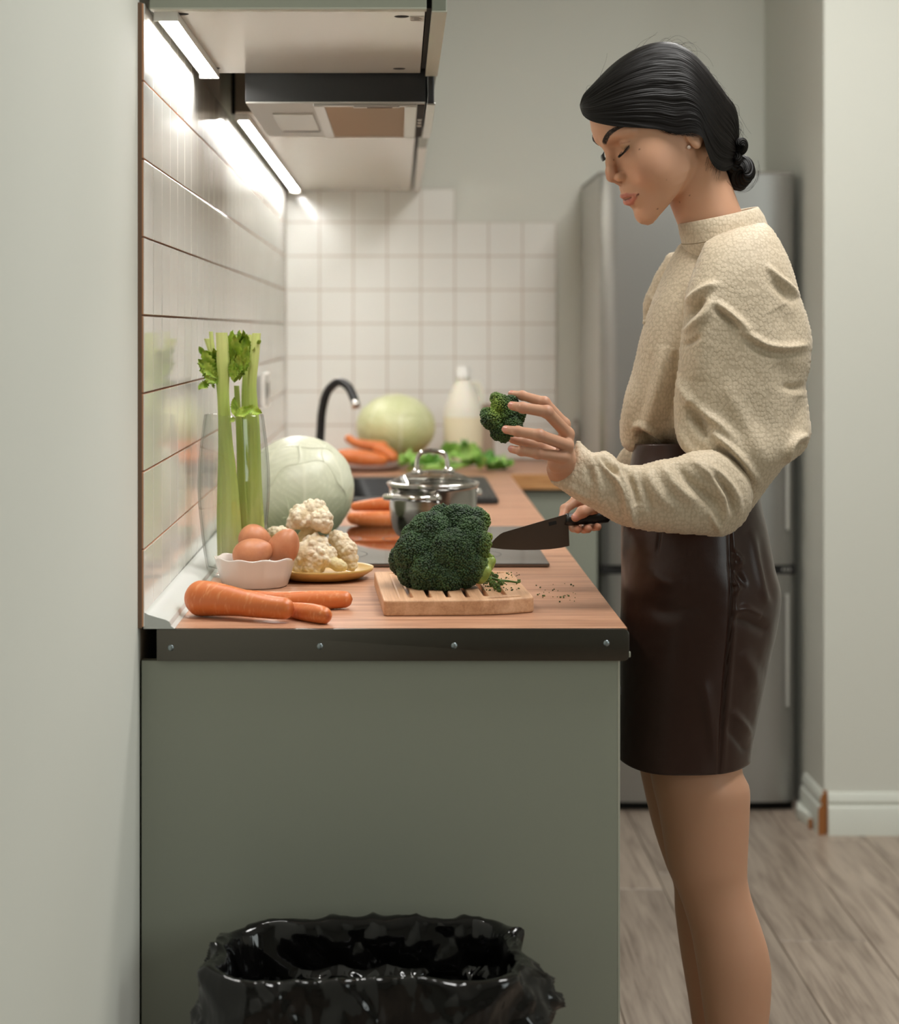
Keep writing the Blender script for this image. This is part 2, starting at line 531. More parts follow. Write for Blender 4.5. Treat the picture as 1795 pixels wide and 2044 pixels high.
# baseboards at the pillar
def bb_prof(t=0.016):
    return [(0, 0), (t, 0), (t, 0.064), (t * 0.85, 0.071), (t * 0.45, 0.076), (t * 0.45, 0.079), (t * 0.72, 0.084), (t * 0.66, 0.094), (t * 0.3, 0.106), (0, 0.108)]
V, Fc = prism([(-u, v) for u, v in bb_prof()], 1.089, 3.2, 0)
V = np.asarray(V); V[:, 1] += 5.10
setkind(obj('baseboard_pillar_front', V, Fc, M_base, None, sharp=25), kind='structure')
V, Fc = prism([(-u, v) for u, v in bb_prof()], 5.092, 5.325, 1)
V = np.asarray(V); V[:, 0] += 1.08
o = obj('baseboard_pillar_side', V, Fc, [M_base, M_mdf], None, sharp=25); o['kind'] = 'structure'
for p in o.data.polygons:
    if p.normal.y < -0.7: p.material_index = 1
V, Fc = box((1.0765, 5.0985, 0.001), (1.0885, 5.1005, 0.112))
o = obj('trim_1', V, Fc, M_mdf, None, sharp=25); o['kind'] = 'structure'; o['label'] = 'raw brown fibreboard at the pillar corner between the two white baseboards'
V, Fc = prism([(1.058, 5.33), (1.062, 5.33), (1.062, 5.16), (1.04, 5.25)], 0.0, 0.032, 2, 0.002)
o = obj('trim_2', V, Fc, M_base, None, sharp=25); o['kind'] = 'structure'
bx('end_block', (1.052, 5.150, 0.001), (1.061, 5.158, 0.026), M_mdf, o, 0.001)

# ================================================================== wall cabinets, hood, lights
UZ = 1.6964
wc = thing('wall_cabinet', (-0.15, 2.9, UZ), 'grey-green wall cabinet nearest the camera with white underside above the light', 'cabinet', 'wall cabinets along the tiled wall')
bx('side_panel', (-0.321, 2.572, UZ), (0.0345, 2.590, 2.55), M_panel, wc, 0.0008)
bx('edge_band', (-0.321, 2.5705, UZ - 0.0018), (0.0345, 2.5905, UZ + 0.0005), M_edge, wc, 0.0004)
bx('bottom_panel', (-0.321, 2.590, UZ), (0.033, 3.222, UZ + 0.018), M_lam, wc, 0.0006)
bx('side_panel', (-0.321, 3.206, UZ + 0.018), (0.033, 3.222, 2.55), M_panel, wc, 0.0006)
bx('top_panel', (-0.321, 2.590, 2.53), (0.033, 3.206, 2.55), M_panel, wc, 0.0006)
bx('back_panel', (-0.321, 2.592, UZ + 0.018), (-0.317, 3.206, 2.53), M_panel, wc, 0.0006)
d = bx('door', (0.0415, 2.572, UZ - 0.004), (0.0605, 3.220, 2.55), M_front, wc, 0.0015)
bx('edge_band', (0.0412, 2.5715, UZ - 0.0055), (0.0608, 3.2205, UZ - 0.0035), M_edge, d, 0.0004)
bx('gap_shade', (0.0345, 2.60, UZ + 0.004), (0.0415, 3.2, 2.5), M_dark, wc, 0.0005)  # dark bar standing in for the shade in the gap behind the door
for px, py in ((362, 28), (802, 33), (428, 136), (797, 137)):
    dd = (UZ - CZ) * F / (VY - py); c = P(px, py, dd)
    V, Fc = lathe([(0, -0.0006), (0.0085, -0.0006), (0.010, 0.0), (0.0105, 0.0015)], 20, (c[0], c[1], UZ))
    obj('fitting_hole', V, Fc, M_dark, wc)
lb = thing('paper_label', (0.02, 2.65, UZ), 'small pale printed label stuck under the nearest wall cabinet', 'label')
c = P(832, 37, (UZ - CZ) * F / (VY - 37))
bx('paper', (c[0] - 0.009, c[1] - 0.02, UZ - 0.0007), (c[0] + 0.009, c[1] + 0.02, UZ - 0.0001), mat('label_paper', srgb(208, 204, 196), 0.6), lb, 0)
prt = [box((c[0] - 0.0075 + 0.004 * (k % 2), c[1] - 0.016 + 0.0065 * k, UZ - 0.0009), (c[0] + 0.003 + 0.0022 * ((k * 7) % 3), c[1] - 0.0125 + 0.0065 * k, UZ - 0.0007)) for k in range(5)]
obj('print', *join(prt), mat('label_ink', srgb(140, 135, 128), 0.7), lb)

wc2 = thing('wall_cabinet', (-0.15, 4.8, UZ), 'far row of wall cabinets beyond the hood with glossy white underside', 'cabinet', 'wall cabinets along the tiled wall')
bx('side_panel', (-0.318, 3.802, UZ), (0.034, 3.820, 2.55), mat('raw_panel', srgb(168, 158, 142), 0.6), wc2, 0.0008)
bx('bottom_panel', (-0.316, 3.820, UZ), (0.033, 5.918, UZ + 0.018), M_lam, wc2, 0.0006)
bx('back_panel', (-0.316, 3.83, UZ + 0.018), (-0.310, 5.9, 2.53), M_panel, wc2, 0.0006)
bx('top_panel', (-0.316, 3.82, 2.53), (0.033, 5.9, 2.55), M_panel, wc2, 0.0006)
for a, b in ((3.802, 4.505), (4.508, 5.21), (5.213, 5.916)):
    d = bx('door', (0.0415, a, UZ - 0.004), (0.0605, b, 2.55), M_front if a < 4 else M_white, wc2, 0.0015)
bx('gap_shade', (0.0345, 3.83, UZ + 0.004), (0.0415, 5.9, 2.5), M_dark, wc2, 0.0005)  # same dark filler: shade of the slit between carcass and doors
for y, z in ((3.80, 1.722), (3.80, 1.775)):
    V, Fc = lathe([(0, 0), (0.004, 0), (0.0045, 0.001)], 14)
    V = np.stack([V[:, 0] - (0.309 if z < 1.75 else 0.293) + 0.02, y + V[:, 2] - 0.0005, z + V[:, 1]], 1)
    obj('fitting_hole', V, Fc, M_dark, wc2)
bx('hinge_strip', (-0.3185, 3.795, UZ - 0.004), (-0.312, 3.803, 1.9), M_dark, wc2, 0.0006)
wc3 = thing('wall_cabinet', (-0.1, 3.5, 1.9), 'short grey-green wall cabinet right above the extractor hood', 'cabinet', 'wall cabinets along the tiled wall')
bx('carcass', (-0.31, 3.226, 1.90), (0.034, 3.798, 2.55), M_panel, wc3, 0.001)
bx('door', (0.0415, 3.226, UZ + 0.006), (0.0605, 3.798, 2.55), M_front, wc3, 0.0015)
bx('gap_shade', (0.034, 3.24, 1.91), (0.0415, 3.78, 2.5), M_dark, wc3, 0.0005)  # door gap shade again, as a solid dark bar

hz = 1.6495
hd = thing('extractor_hood', (-0.1, 3.5, hz), 'black-sided extractor hood with mesh filter hanging under the wall cabinets', 'hood')
bx('housing', (-0.2495, 3.232, hz + 0.002), (0.0425, 3.79, 1.895), M_black, hd, 0.0012)
bx('visor', (0.0445, 3.228, hz - 0.001), (0.0555, 3.792, 1.70), M_black, hd, 0.0015)
bx('visor_edge', (0.0435, 3.231, hz - 0.0035), (0.0575, 3.789, hz + 0.0005), M_steel, hd, 0.001)
def hud(px, py):
    dd = (hz - CZ) * F / (VY - py); return P(px, py, dd)[:2]
bx('bottom_plate', (-0.2485, 3.233, hz - 0.0008), (0.0405, 3.789, hz + 0.003), M_alu, hd, 0.0006)
la = bx('lamp_cover', (-0.215, 3.38, hz - 0.0035), (-0.146, 3.66, hz + 0.0), mat('frosted_lens', srgb(214, 214, 208), 0.25), hd, 0.0015)
bx('lamp_gap', (-0.213, 3.655, hz - 0.0038), (-0.146, 3.668, hz - 0.0002), M_dark, hd, 0.0005)
fr = [box((-0.158 + 0.018, 3.245, hz - 0.004), (-0.122, 3.785, hz), 0.001), box((0.008, 3.245, hz - 0.004), (0.028, 3.785, hz), 0.001),
      box((-0.140, 3.240, hz - 0.004), (0.028, 3.256, hz), 0.001), box((-0.140, 3.770, hz - 0.004), (0.028, 3.785, hz), 0.001)]
ff = obj('filter_frame', *join(fr), M_steel, hd, sharp=18)
fx, fy = np.linspace(-0.122, 0.008, 53), np.linspace(3.256, 3.77, 130)
GX, GY = np.meshgrid(fx, fy, indexing='ij')
Z = hz - 0.002 + 0.0012 * ((np.arange(53)[:, None] % 2) ^ (np.arange(130)[None] % 2))
obj('filter_mesh', np.stack([GX, GY, Z], -1).reshape(-1, 3), grid_faces(53, 130), mat('filter_wire', srgb(200, 184, 164), 0.42, 0.4), ff, smooth=False)
bx('latch', (-0.075, 3.243, hz - 0.006), (0.0, 3.254, hz - 0.003), M_steel, hd, 0.0008)
bx('latch_slot', (-0.053, 3.2455, hz - 0.0064), (-0.012, 3.2515, hz - 0.0058), M_dark, hd, 0.0002)
bx('filter_gap', (0.029, 3.25, hz - 0.0022), (0.0405, 3.785, hz - 0.0007), M_dark, hd, 0.0002)
for k in range(3): bx('clip', (0.031, 3.45 + 0.05 * k, hz - 0.0045), (0.038, 3.465 + 0.05 * k, hz - 0.0015), M_steel, hd, 0.0006)

M_led, nt, b = newmat('led_diffuser')
b.inputs['Base Color'].default_value = (1, 1, 1, 1)
b.inputs['Emission Color'].default_value = (1.0, 0.985, 0.945, 1)
b.inputs['Emission Strength'].default_value = LED_STRENGTH
def led(y0, y1, x0, x1, label):
    t = thing('under_cabinet_light', ((x0 + x1) / 2, (y0 + y1) / 2, UZ), label, 'lamp', 'strip lights under the wall cabinets')
    zt = UZ - 0.0002; zb = UZ - 0.0118
    V, Fc = join([box((x0, y0, zb + 0.0075), (x1, y1, zt), 0.0006), box((x1 - 0.0015, y0, zb + 0.001), (x1, y1, zb + 0.0076), 0.0004), box((x0, y0, zb + 0.005), (x0 + 0.0015, y1, zb + 0.0076), 0.0004)])
    obj('housing', V, Fc, M_white, t, sharp=18)
    bx('diffuser', (x0 + 0.0015, y0 + 0.002, zb + 0.0060), (x1 - 0.0015, y1 - 0.002, zb + 0.0078), M_led, t, 0.0004)
    for y in (y0 - 0.002, y1 - 0.001): bx('end_cap', (x0 - 0.0004, y, zb - 0.0010), (x1 + 0.0004, y + 0.003, zt), M_white, t, 0.0006)
    return t
led(2.600, 3.19, -0.3185, -0.288, 'short glowing strip light under the nearest wall cabinet against the tiles')
led(3.835, 5.80, -0.3155, -0.290, 'long glowing strip light under the far wall cabinets beyond the hood')

# ================================================================== base units and worktops
CT = 0.90
ct = thing('worktop', (0, 4.0, CT), 'long wood-effect kitchen worktop along the tiled wall with a metal end strip', 'worktop')
_z0 = CT - 0.040
obj('slab', *join([box((-0.312, 2.5755, _z0), (0.2925, 4.43, CT)), box((-0.312, 5.05, _z0), (0.2925, 5.925, CT)), box((-0.312, 4.43, _z0), (-0.13, 5.05, CT)), box((0.14, 4.43, _z0), (0.2925, 5.05, CT))]), M_counter, ct, smooth=False)
r = 0.007
pl = [(-0.3118, CT - 0.0405), (-0.3118, CT - 0.0005)]
pl = [(-0.3118, CT - 0.0412)] + [(0.2945 - r + r * sin(a), CT - 0.0412 + r - r * cos(a)) for a in np.linspace(0, pi / 2, 6)] + \
     [(0.2945 - r + r * cos(a), CT - 0.0003 - r + r * sin(a)) for a in np.linspace(0, pi / 2, 6)] + [(-0.3118, CT - 0.0003)]
es = obj('end_strip', *prism(pl, 2.5695, 2.5755, 1, 0.0007), M_strip, ct, sharp=30)
for px, py in ((341, 1293), (639, 1290), (907, 1289), (1211, 1284)):
    c = P(px, py, 2.5695)
    V, Fc = lathe([(0, 0.0016), (0.0015, 0.0016), (0.0032, 0.001), (0.0040, 0.0002), (0.0042, -0.0005)], 18)
    V = np.stack([c[0] + V[:, 0], c[1] - V[:, 2], c[2] + V[:, 1]], 1)
    s = obj('screw', V, Fc, mat('zinc', (0.33, 0.38, 0.40, 1), 0.35, 0.9) if 'zinc' not in bpy.data.materials else bpy.data.materials['zinc'], es)
V, Fc = box((0.292, 2.572, CT - 0.037), (0.2965, 2.577, CT - 0.030), 0.0006)
V = np.asarray(V); V[:, 2] += 0; obj('clip', V, Fc, M_edge, ct, sharp=30)
ct2 = thing('worktop', (0.41, 5.6, CT), 'short return of the worktop with a pale wooden front edge beside the fridge', 'worktop')
bx('slab', (0.2935, 5.334, CT - 0.040), (0.531, 5.925, CT - 0.0006), M_counter, ct2, 0.0012)
bx('edge_band', (0.2935, 5.331, CT - 0.0405), (0.531, 5.3345, CT - 0.0006), M_cedge, ct2, 0.0006)
# upstand profile between worktop and tiles
pp = [(288, 1226), (291, 1228), (296, 1231), (332, 1241.5), (338, 1245), (341, 1250), (341.5, 1254), (345, 1256), (349, 1259.2), (287, 1259.2)]
pl = [((x - VX) * 2.568 / F, CZ - (y - VY) * 2.568 / F) for x, y in pp]
zmin = min(v for _, v in pl); pl = [(u, v - zmin + CT + 0.0005) for u, v in pl]
V, Fc = prism(pl, 2.566, 5.92, 1)
up = obj('worktop_upstand', V, Fc, M_plinth, None, sharp=28)
tag(up, 'pale grey plastic upstand strip sealing worktop to tiled wall', 'trim strip')

def base_cab(y0, y1, label, near=False):
    t = thing('base_cabinet', (0, (y0 + y1) / 2, 0), label, 'cabinet', 'base cabinets under the long worktop')
    bx('carcass', (-0.30, y0 + 0.003, 0.10), (0.262, y1 - 0.001, 0.856), M_panel, t, 0.001)
    bx('toe_kick', (-0.30, y0 + 0.003, 0.0), (0.22, y1 - 0.001, 0.10), M_dark, t, 0.001)
    d = bx('door', (0.264, y0 + 0.003, 0.102), (0.282, y1 - 0.002, 0.855), M_front, t, 0.0012)
    bx('handle', (0.282, y0 + 0.05, 0.80), (0.293, y0 + 0.20, 0.812), M_black, d, 0.002)
    return t
ep = base_cab(2.598, 3.20, 'grey-green base cabinet whose wide end panel faces the camera behind the bin', True)
bx('end_panel', (-0.3325, 2.580, 0.0), (0.2805, 2.598, 0.8575), M_panel, ep, 0.0006)
bx('edge_band', (0.2806, 2.5798, 0.0), (0.2838, 2.5985, 0.8575), M_edge, ep, 0.0005)
base_cab(3.20, 3.80, 'grey-green base cabinet directly below the black hob')
base_cab(3.80, 4.40, 'grey-green base cabinet between the hob cabinet and the sink cabinet')
base_cab(4.40, 5.10, 'grey-green base cabinet directly below the black sink')
rc = thing('base_cabinet', (0.41, 5.6, 0), 'grey corner base cabinet under the short worktop beside the fridge', 'cabinet')
bx('carcass', (0.285, 5.372, 0.10), (0.529, 5.92, 0.858), M_front, rc, 0.001)
bx('toe_kick', (0.285, 5.40, 0), (0.529, 5.90, 0.10), M_dark, rc, 0.001)
bx('door', (0.287, 5.352, 0.102), (0.528, 5.371, 0.853), M_front, rc, 0.0012)

# fridge
fg = thing('fridge', (0.8, 5.6, 0), 'tall grey metal fridge freezer standing behind the woman', 'fridge')
FX0, FX1 = 0.537, 1.058
bx('cabinet', (FX0, 5.39, 0.02), (FX1, 5.918, 1.70), M_fside, fg, 0.003)
bx('foot', (FX0 + 0.005, 5.37, 0.0), (FX1 - 0.005, 5.86, 0.022), M_dark, fg, 0.001)
bx('trim', (FX0 - 0.001, 5.385, 1.700), (FX1 + 0.001, 5.918, 1.709), mat('fridge_trim', srgb(120, 115, 106), 0.5), fg, 0.002)
def door(z0, z1, h0, h1):
    n = 24; xs = np.linspace(FX0 + 0.001, FX1 - 0.001, n); u = np.linspace(-1, 1, n)
    e = np.clip((1 - np.abs(u)) / 0.09, 0, 1)
    ys = 5.333 + 0.009 * u ** 2 + 0.02 * (1 - np.sqrt(1 - (1 - e) ** 2))
    pl = [(x, y) for x, y in zip(xs, ys)] + [(FX1 - 0.001, 5.388), (FX0 + 0.001, 5.388)]
    d = obj('door', *prism(pl, z0, z1, 2), M_fridge, fg, sharp=50)
    bx('handle', (FX1 - 0.030, 5.329, h0), (FX1 - 0.021, 5.345, h1), M_fside, d, 0.003)
door(0.657, 1.698, 0.75, 1.15); door(0.026, 0.632, 0.28, 0.58)
db = bx('divider', (FX0 + 0.002, 5.345, 0.632), (FX1 - 0.002, 5.39, 0.657), M_dark, fg, 0.001)
for k in range(3):
    bx('emblem', (1.020 + 0.009 * k, 5.3435, 0.641), (1.025 + 0.009 * k, 5.3455, 0.648), M_alu, db, 0.0005)

# hob
hb = thing('hob', (0, 3.5, CT), 'flat black glass hob set in the worktop under the pot', 'hob')
M_glassblk = mat('black_glass', srgb(14, 14, 15), 0.03, IOR=2.6)
bx('glass', (-0.270, 3.232, CT + 0.0012), (0.242, 3.850, CT + 0.0065), M_glassblk, hb, 0.0012)
bx('frame', (-0.267, 3.236, CT + 0.0002), (0.239, 3.846, CT + 0.0012), M_dark, hb, 0.0003)
for x, y, r0 in ((0.055, 3.62, 0.085), (-0.14, 3.62, 0.07), (0.10, 3.37, 0.07), (-0.14, 3.37, 0.085)):
    V, Fc = lathe([(r0, 0.0), (r0, 0.0002), (r0 + 0.0015, 0.0002), (r0 + 0.0015, 0)], 40, (x, y, CT + 0.0064))
    obj('zone_ring', V, Fc, mat('zone_print', srgb(60, 60, 60), 0.4) if 'zone_print' not in bpy.data.materials else bpy.data.materials['zone_print'], hb)
# sink: black composite with bowl and drainer
M_sink = mat('black_composite', srgb(26, 26, 26), 0.45, bump=((600, 600, 600), 0.15, 0.0005))
si = thing('sink', (0, 4.7, CT), 'black composite sink with a drainer set in the worktop behind the pot', 'sink')
def ring(x0, x1, y0, y1, z, r=0.03, n=8):
    pts = []
    for cx, cy, a0 in ((x1 - r, y1 - r, 0), (x0 + r, y1 - r, pi / 2), (x0 + r, y0 + r, pi), (x1 - r, y0 + r, 3 * pi / 2)):
        for a in np.linspace(a0, a0 + pi / 2, n): pts.append((cx + r * cos(a), cy + r * sin(a), z))
    return np.array(pts)
def ringloft(rings, cap=False):
    V = np.vstack(rings); n = len(rings[0]); Fc = [tuple(f) for f in grid_faces(len(rings), n, False, True)]
    if cap: Fc.append(tuple(range((len(rings) - 1) * n, len(rings) * n)))
    return V, Fc
sx0, sx1, sy0, sy1 = -0.150, 0.218, 4.40, 5.08
rings = [ring(sx0, sx1, sy0, sy1, CT + 0.001, 0.02), ring(sx0, sx1, sy0, sy1, CT + 0.010, 0.02), ring(sx0 + 0.004, sx1 - 0.004, sy0 + 0.004, sy1 - 0.004, CT + 0.013, 0.02),
         ring(-0.125, 0.135, 4.45, 5.03, CT + 0.012, 0.04), ring(-0.122, 0.132, 4.455, 5.025, CT + 0.004, 0.04), ring(-0.11, 0.12, 4.47, 5.01, CT - 0.035, 0.05)]
obj('basin', *ringloft(rings, True), M_sink, si, sharp=40)
for k in range(5): bx('drain_ridge', (0.15 + 0.012 * k, 4.45, CT + 0.0115), (0.154 + 0.012 * k, 5.03, CT + 0.0145), M_sink, si, 0.001)
V, Fc = lathe([(0, 0.003), (0.03, 0.003), (0.036, 0.0015), (0.038, 0)], 24, (0.0, 4.75, CT - 0.0352))
obj('drain', V, Fc, M_steel, si)
# tap
tp = thing('kitchen_tap', (-0.195, 4.90, CT), 'black gooseneck kitchen tap with silver tip behind the near cabbage', 'tap')
pt = [P(639, 1010, 4.92), P(639, 900, 4.91), P(640, 862, 4.91), P(644, 815, 4.90), P(655, 780, 4.89), P(676, 763, 4.87), P(695, 772, 4.85), P(706, 793, 4.83), P(709, 803, 4.825)]
pt[0][2] = CT + 0.012
tr = tube(spline(pt, 60), 0.0105, 20)
obj('spout', *tr, mat('tap_black', srgb(22, 22, 23), 0.3), tp)
obj('aerator', *tube([P(708.5, 801, 4.826), P(711, 813, 4.82)], 0.0112, 20), M_chrome, tp)
V, Fc = lathe([(0, 0.05), (0.02, 0.05), (0.021, 0.046), (0.021, 0.004), (0.026, 0.001), (0.026, 0.0)], 28, (pt[0][0], pt[0][1], CT))
obj('base', V, Fc, bpy.data.materials['tap_black'], tp)
obj('lever', *tube([(pt[0][0], pt[0][1], CT + 0.035), (pt[0][0] - 0.03, pt[0][1] - 0.02, CT + 0.045), (pt[0][0] - 0.06, pt[0][1] - 0.04, CT + 0.07)], [0.006, 0.005, 0.004], 12), bpy.data.materials['tap_black'], tp)
# ================================================================== cookware and food
def lathe_at(prof, n, c): return lathe(prof, n, c)
HZ = CT + 0.0066                               # top of the hob glass
def glass_mat(name, col=(0.96, 0.985, 0.97, 1)):
    m, nt, b = newmat(name)
    N = nt.nodes.new
    tr = N('ShaderNodeBsdfTransparent'); gl_ = N('ShaderNodeBsdfGlossy'); ms = N('ShaderNodeMixShader'); lw = N('ShaderNodeLayerWeight'); rp = N('ShaderNodeValToRGB'); fr_ = N('ShaderNodeFresnel')
    gl_.inputs['Roughness'].default_value = 0.02; lw.inputs['Blend'].default_value = 0.35; fr_.inputs['IOR'].default_value = 1.4
    e = rp.color_ramp.elements
    e[0].position = 0.0; e[0].color = (0.985, 0.99, 0.985, 1); e[1].position = 1.0; e[1].color = (0.06, 0.07, 0.065, 1)
    k = e.new(0.62); k.color = (0.93, 0.94, 0.93, 1)
    nt.links.new(lw.outputs['Facing'], rp.inputs[0]); nt.links.new(rp.outputs[0], tr.inputs[0])
    pw = N('ShaderNodeMath'); pw.operation = 'POWER'; pw.inputs[1].default_value = 5.0
    ma = N('ShaderNodeMath'); ma.operation = 'MULTIPLY_ADD'; ma.inputs[1].default_value = 0.8; ma.inputs[2].default_value = 0.035
    lw2 = N('ShaderNodeLayerWeight'); lw2.inputs['Blend'].default_value = 0.5
    nt.links.new(lw2.outputs['Facing'], pw.inputs[0]); nt.links.new(pw.outputs[0], ma.inputs[0]); nt.nodes.remove(fr_)
    nt.links.new(ma.outputs[0], ms.inputs[0]); nt.links.new(tr.outputs[0], ms.inputs[1]); nt.links.new(gl_.outputs[0], ms.inputs[2])
    nt.links.new(ms.outputs[0], nt.nodes['Material Output'].inputs['Surface'])
    nt.nodes.remove(b)
    return m
# pot
pc = (0.0605, 3.62, HZ)
pot = thing('cooking_pot', pc, 'small steel cooking pot with glass lid standing on the black hob', 'pot')
R = 0.0795
prof = [(0, 0.0), (0.050, 0.0), (0.060, 0.003), (0.068, 0.010), (0.0735, 0.020), (0.0765, 0.032), (R - 0.001, 0.046), (R, 0.06), (R, 0.090), (R + 0.0012, 0.094), (R + 0.0032, 0.0962), (R + 0.0030, 0.098), (R, 0.0975), (R - 0.0015, 0.094), (R - 0.0018, 0.05), (0.06, 0.012), (0, 0.004)]
obj('body', *lathe(prof, 72, pc), mat('pot_steel', (0.44, 0.42, 0.39, 1), 0.17, 1.0, bump=((8, 8, 900), 0.05, 0.0004)), pot, sharp=40)
lid = obj('lid', *lathe([(0.0815, 0.0985), (0.0838, 0.0990), (0.0846, 0.1005), (0.0835, 0.1022), (0.079, 0.1035), (0.0765, 0.1030), (0.078, 0.1005), (0.0815, 0.0985)], 72, pc), M_chrome, pot)
gm = glass_mat('lid_glass')
dome = [(0.077, 0.1025), (0.070, 0.1075), (0.058, 0.1140), (0.042, 0.1195), (0.022, 0.1230), (0.0, 0.1240)]
dome2 = [(a * 0.985, z - 0.003) for a, z in dome][::-1]
obj('glass', *lathe(dome + dome2, 64, pc), gm, lid)
def W(px, py, d): return P(px, py, d)
hp = spline([W(833, 945, 3.60), W(832, 932, 3.60), W(834, 915, 3.60), W(842, 904, 3.60), W(862, 900, 3.60), W(884, 904, 3.60), W(891, 913, 3.60), W(894, 930, 3.60), W(896, 942, 3.60)], 60)
V, Fc = tube(hp, 0.0042, 14)
V[:, 1] = (V[:, 1] - 3.60) * 1.9 + 3.61
hdl = obj('handle', V, Fc, M_chrome, lid)
for px, py in ((833, 943), (896, 940)):
    c = W(px, py, 3.61)
    obj('foot', *lathe([(0, 0.007), (0.006, 0.006), (0.010, 0.002), (0.011, -0.001), (0.010, -0.004), (0, -0.004)], 24, (c[0], c[1], c[2] + 0.001)), M_chrome, hdl)
def side_handle(a0):
    # wire loop standing out from the wall, long way round the pot
    pts = []
    for s in np.linspace(-1, 1, 25):
        a = a0 + s * 0.62
        rr = R + 0.004 + 0.030 * (1 - abs(s) ** 3.5)
        pts.append((pc[0] + rr * cos(a), pc[1] + rr * sin(a), HZ + 0.079 + 0.002 * (1 - abs(s))))
    V, Fc = tube(np.array(pts), 0.0036, 12)
    V[:, 2] = (V[:, 2] - HZ - 0.079) * 1.5 + HZ + 0.079
    h = obj('side_handle', V, Fc, M_chrome, pot)
    for s in (-1, 1):
        a = a0 + s * 0.62
        c = np.array([pc[0] + (R + 0.001) * cos(a), pc[1] + (R + 0.001) * sin(a), HZ + 0.079])
        V, Fc = lathe([(0, 0.006), (0.006, 0.005), (0.009, 0.002), (0.0095, -0.002), (0, -0.002)], 20)
        x = np.array([cos(a), sin(a), 0]); y = np.array([-sin(a), cos(a), 0])
        V = c + V[:, 2:3] * x + V[:, 0:1] * y + V[:, 1:2] * np.array([0, 0, 1])
        obj('bracket', V, Fc, M_chrome, h)
side_handle(radians(-122)); side_handle(radians(58))

# ---------------------------------------------------------------- glass vase with celery
vd = 3.12
vc = P(467, 1150, vd)
def vr(w): return w / 2 * vd / F
def vz(y): return CZ - (y - VY) * vd / F - CT
out = [(vr(88), 0.0), (vr(100), 0.002), (vr(112), vz(1125)), (vr(126), vz(1080)), (vr(139), vz(1020)), (vr(144), vz(975)), (vr(143), vz(940)), (vr(138), vz(905)), (vr(129), vz(868)), (vr(119), vz(832)), (vr(117.5), vz(828))]
out = [tuple(p) for p in spline(out, 40)]
inn = [(max(r - 0.0026, 0.001), z) for r, z in out if z > 0.012][::-1]
prof = [(0, 0.0)] + out + inn + [(0.02, 0.0095), (0, 0.009)]
tag(obj('glass_vase', *lathe(prof, 72, (vc[0] + 0.0, vd, CT + 0.0006)), glass_mat('vase_glass'), None), 'tall clear glass vase holding celery beside the tiled wall', 'vase')

M_cel = None
def celery_mat():
    m, nt, b = newmat('celery_stalk')
    N = nt.nodes.new
    co = N('ShaderNodeTexCoord'); sp = N('ShaderNodeSeparateXYZ'); rp = N('ShaderNodeValToRGB'); mr = N('ShaderNodeMapRange')
    nt.links.new(co.outputs['Object'], sp.inputs[0]); nt.links.new(sp.outputs[2], mr.inputs[0])
    mr.inputs[1].default_value = CT; mr.inputs[2].default_value = CT + 0.36
    nt.links.new(mr.outputs[0], rp.inputs[0])
    e = rp.color_ramp.elements
    e[0].position = 0.0; e[0].color = srgb(222, 220, 172); e[1].position = 1.0; e[1].color = srgb(204, 210, 134)
    for p, c in ((0.25, srgb(188, 198, 112)), (0.55, srgb(160, 178, 86)), (0.8, srgb(172, 190, 98))):
        k = e.new(p); k.color = c
    nt.links.new(rp.outputs[0], b.inputs['Base Color']); b.inputs['Roughness'].default_value = 0.38
    b.inputs['Subsurface Weight'].default_value = 0.15; b.inputs['Subsurface Radius'].default_value = (0.004, 0.006, 0.002)
    return m
M_cel = celery_mat()
M_leaf = mat('celery_leaf', srgb(150, 186, 60), 0.45, Subsurface_Weight=0.1, noise=((60, 60, 60), srgb(122, 168, 44), srgb(200, 214, 96)))
M_leafd = mat('green_leaf', srgb(100, 150, 40), 0.45, noise=((40, 40, 40), srgb(62, 116, 24), srgb(128, 176, 58)))
cel = thing('celery_bunch', (vc[0], vd, CT + 0.01), 'green celery bunch standing in the clear glass vase', 'celery')
def stalk(path, wid, name='stalk', parent=None, depth=0.5, facing=-pi / 2, n=36):
    """C-shaped ribbed stalk; path = list of points, wid = half widths"""
    path = spline(path, 44); wd = np.interp(np.linspace(0, 1, 44), np.linspace(0, 1, len(wid)), wid)
    a = np.linspace(0, 2 * pi, n, endpoint=False)
    rib = 1 + 0.045 * np.cos(a * 9)
    x = np.cos(a) * rib; y = np.sin(a) * rib * depth
    y = np.where(y > 0, y - 0.75 * depth * np.exp(-(x / 0.5) ** 2) * np.sin(a) ** 2, y)      # hollow inner face
    e1 = np.array([cos(facing + pi / 2), sin(facing + pi / 2), 0]); e2 = -np.array([cos(facing), sin(facing), 0])
    V = path[:, None] + wd[:, None, None] * (x[None, :, None] * e1 + y[None, :, None] * e2)
    V = V.reshape(-1, 3); Fc = [tuple(f) for f in grid_faces(44, n, False, True)]
    Fc.append(tuple(range(n))); Fc.append(tuple(range(43 * n, 44 * n))[::-1])
    o = obj(name, V, Fc, M_cel, parent, sharp=60)
    return o
def stk(pts, wid, d, **k): return stalk([P(x, y, d) for x, y in pts], [v * d / F for v in wid], parent=cel, **k)
stk([(465, 1122), (462, 1060), (459, 960), (451, 880), (446, 800), (446, 742), (445, 722), (444, 690), (442, 664)], [21, 20, 17, 14, 13, 12.5, 11.0, 13, 11.5], 3.09)
stk([(512, 1108), (510, 1040), (508, 960), (506, 860), (503, 790), (503, 760), (505, 735), (509, 700), (512, 665)], [17, 17, 15, 13.5, 13, 11.5, 9, 9.5, 8.5], 3.10)
stk([(484, 1118), (483, 1020), (480, 920), (478, 870), (474, 800), (472, 770)], [13, 12, 9, 7, 6, 5], 3.115)
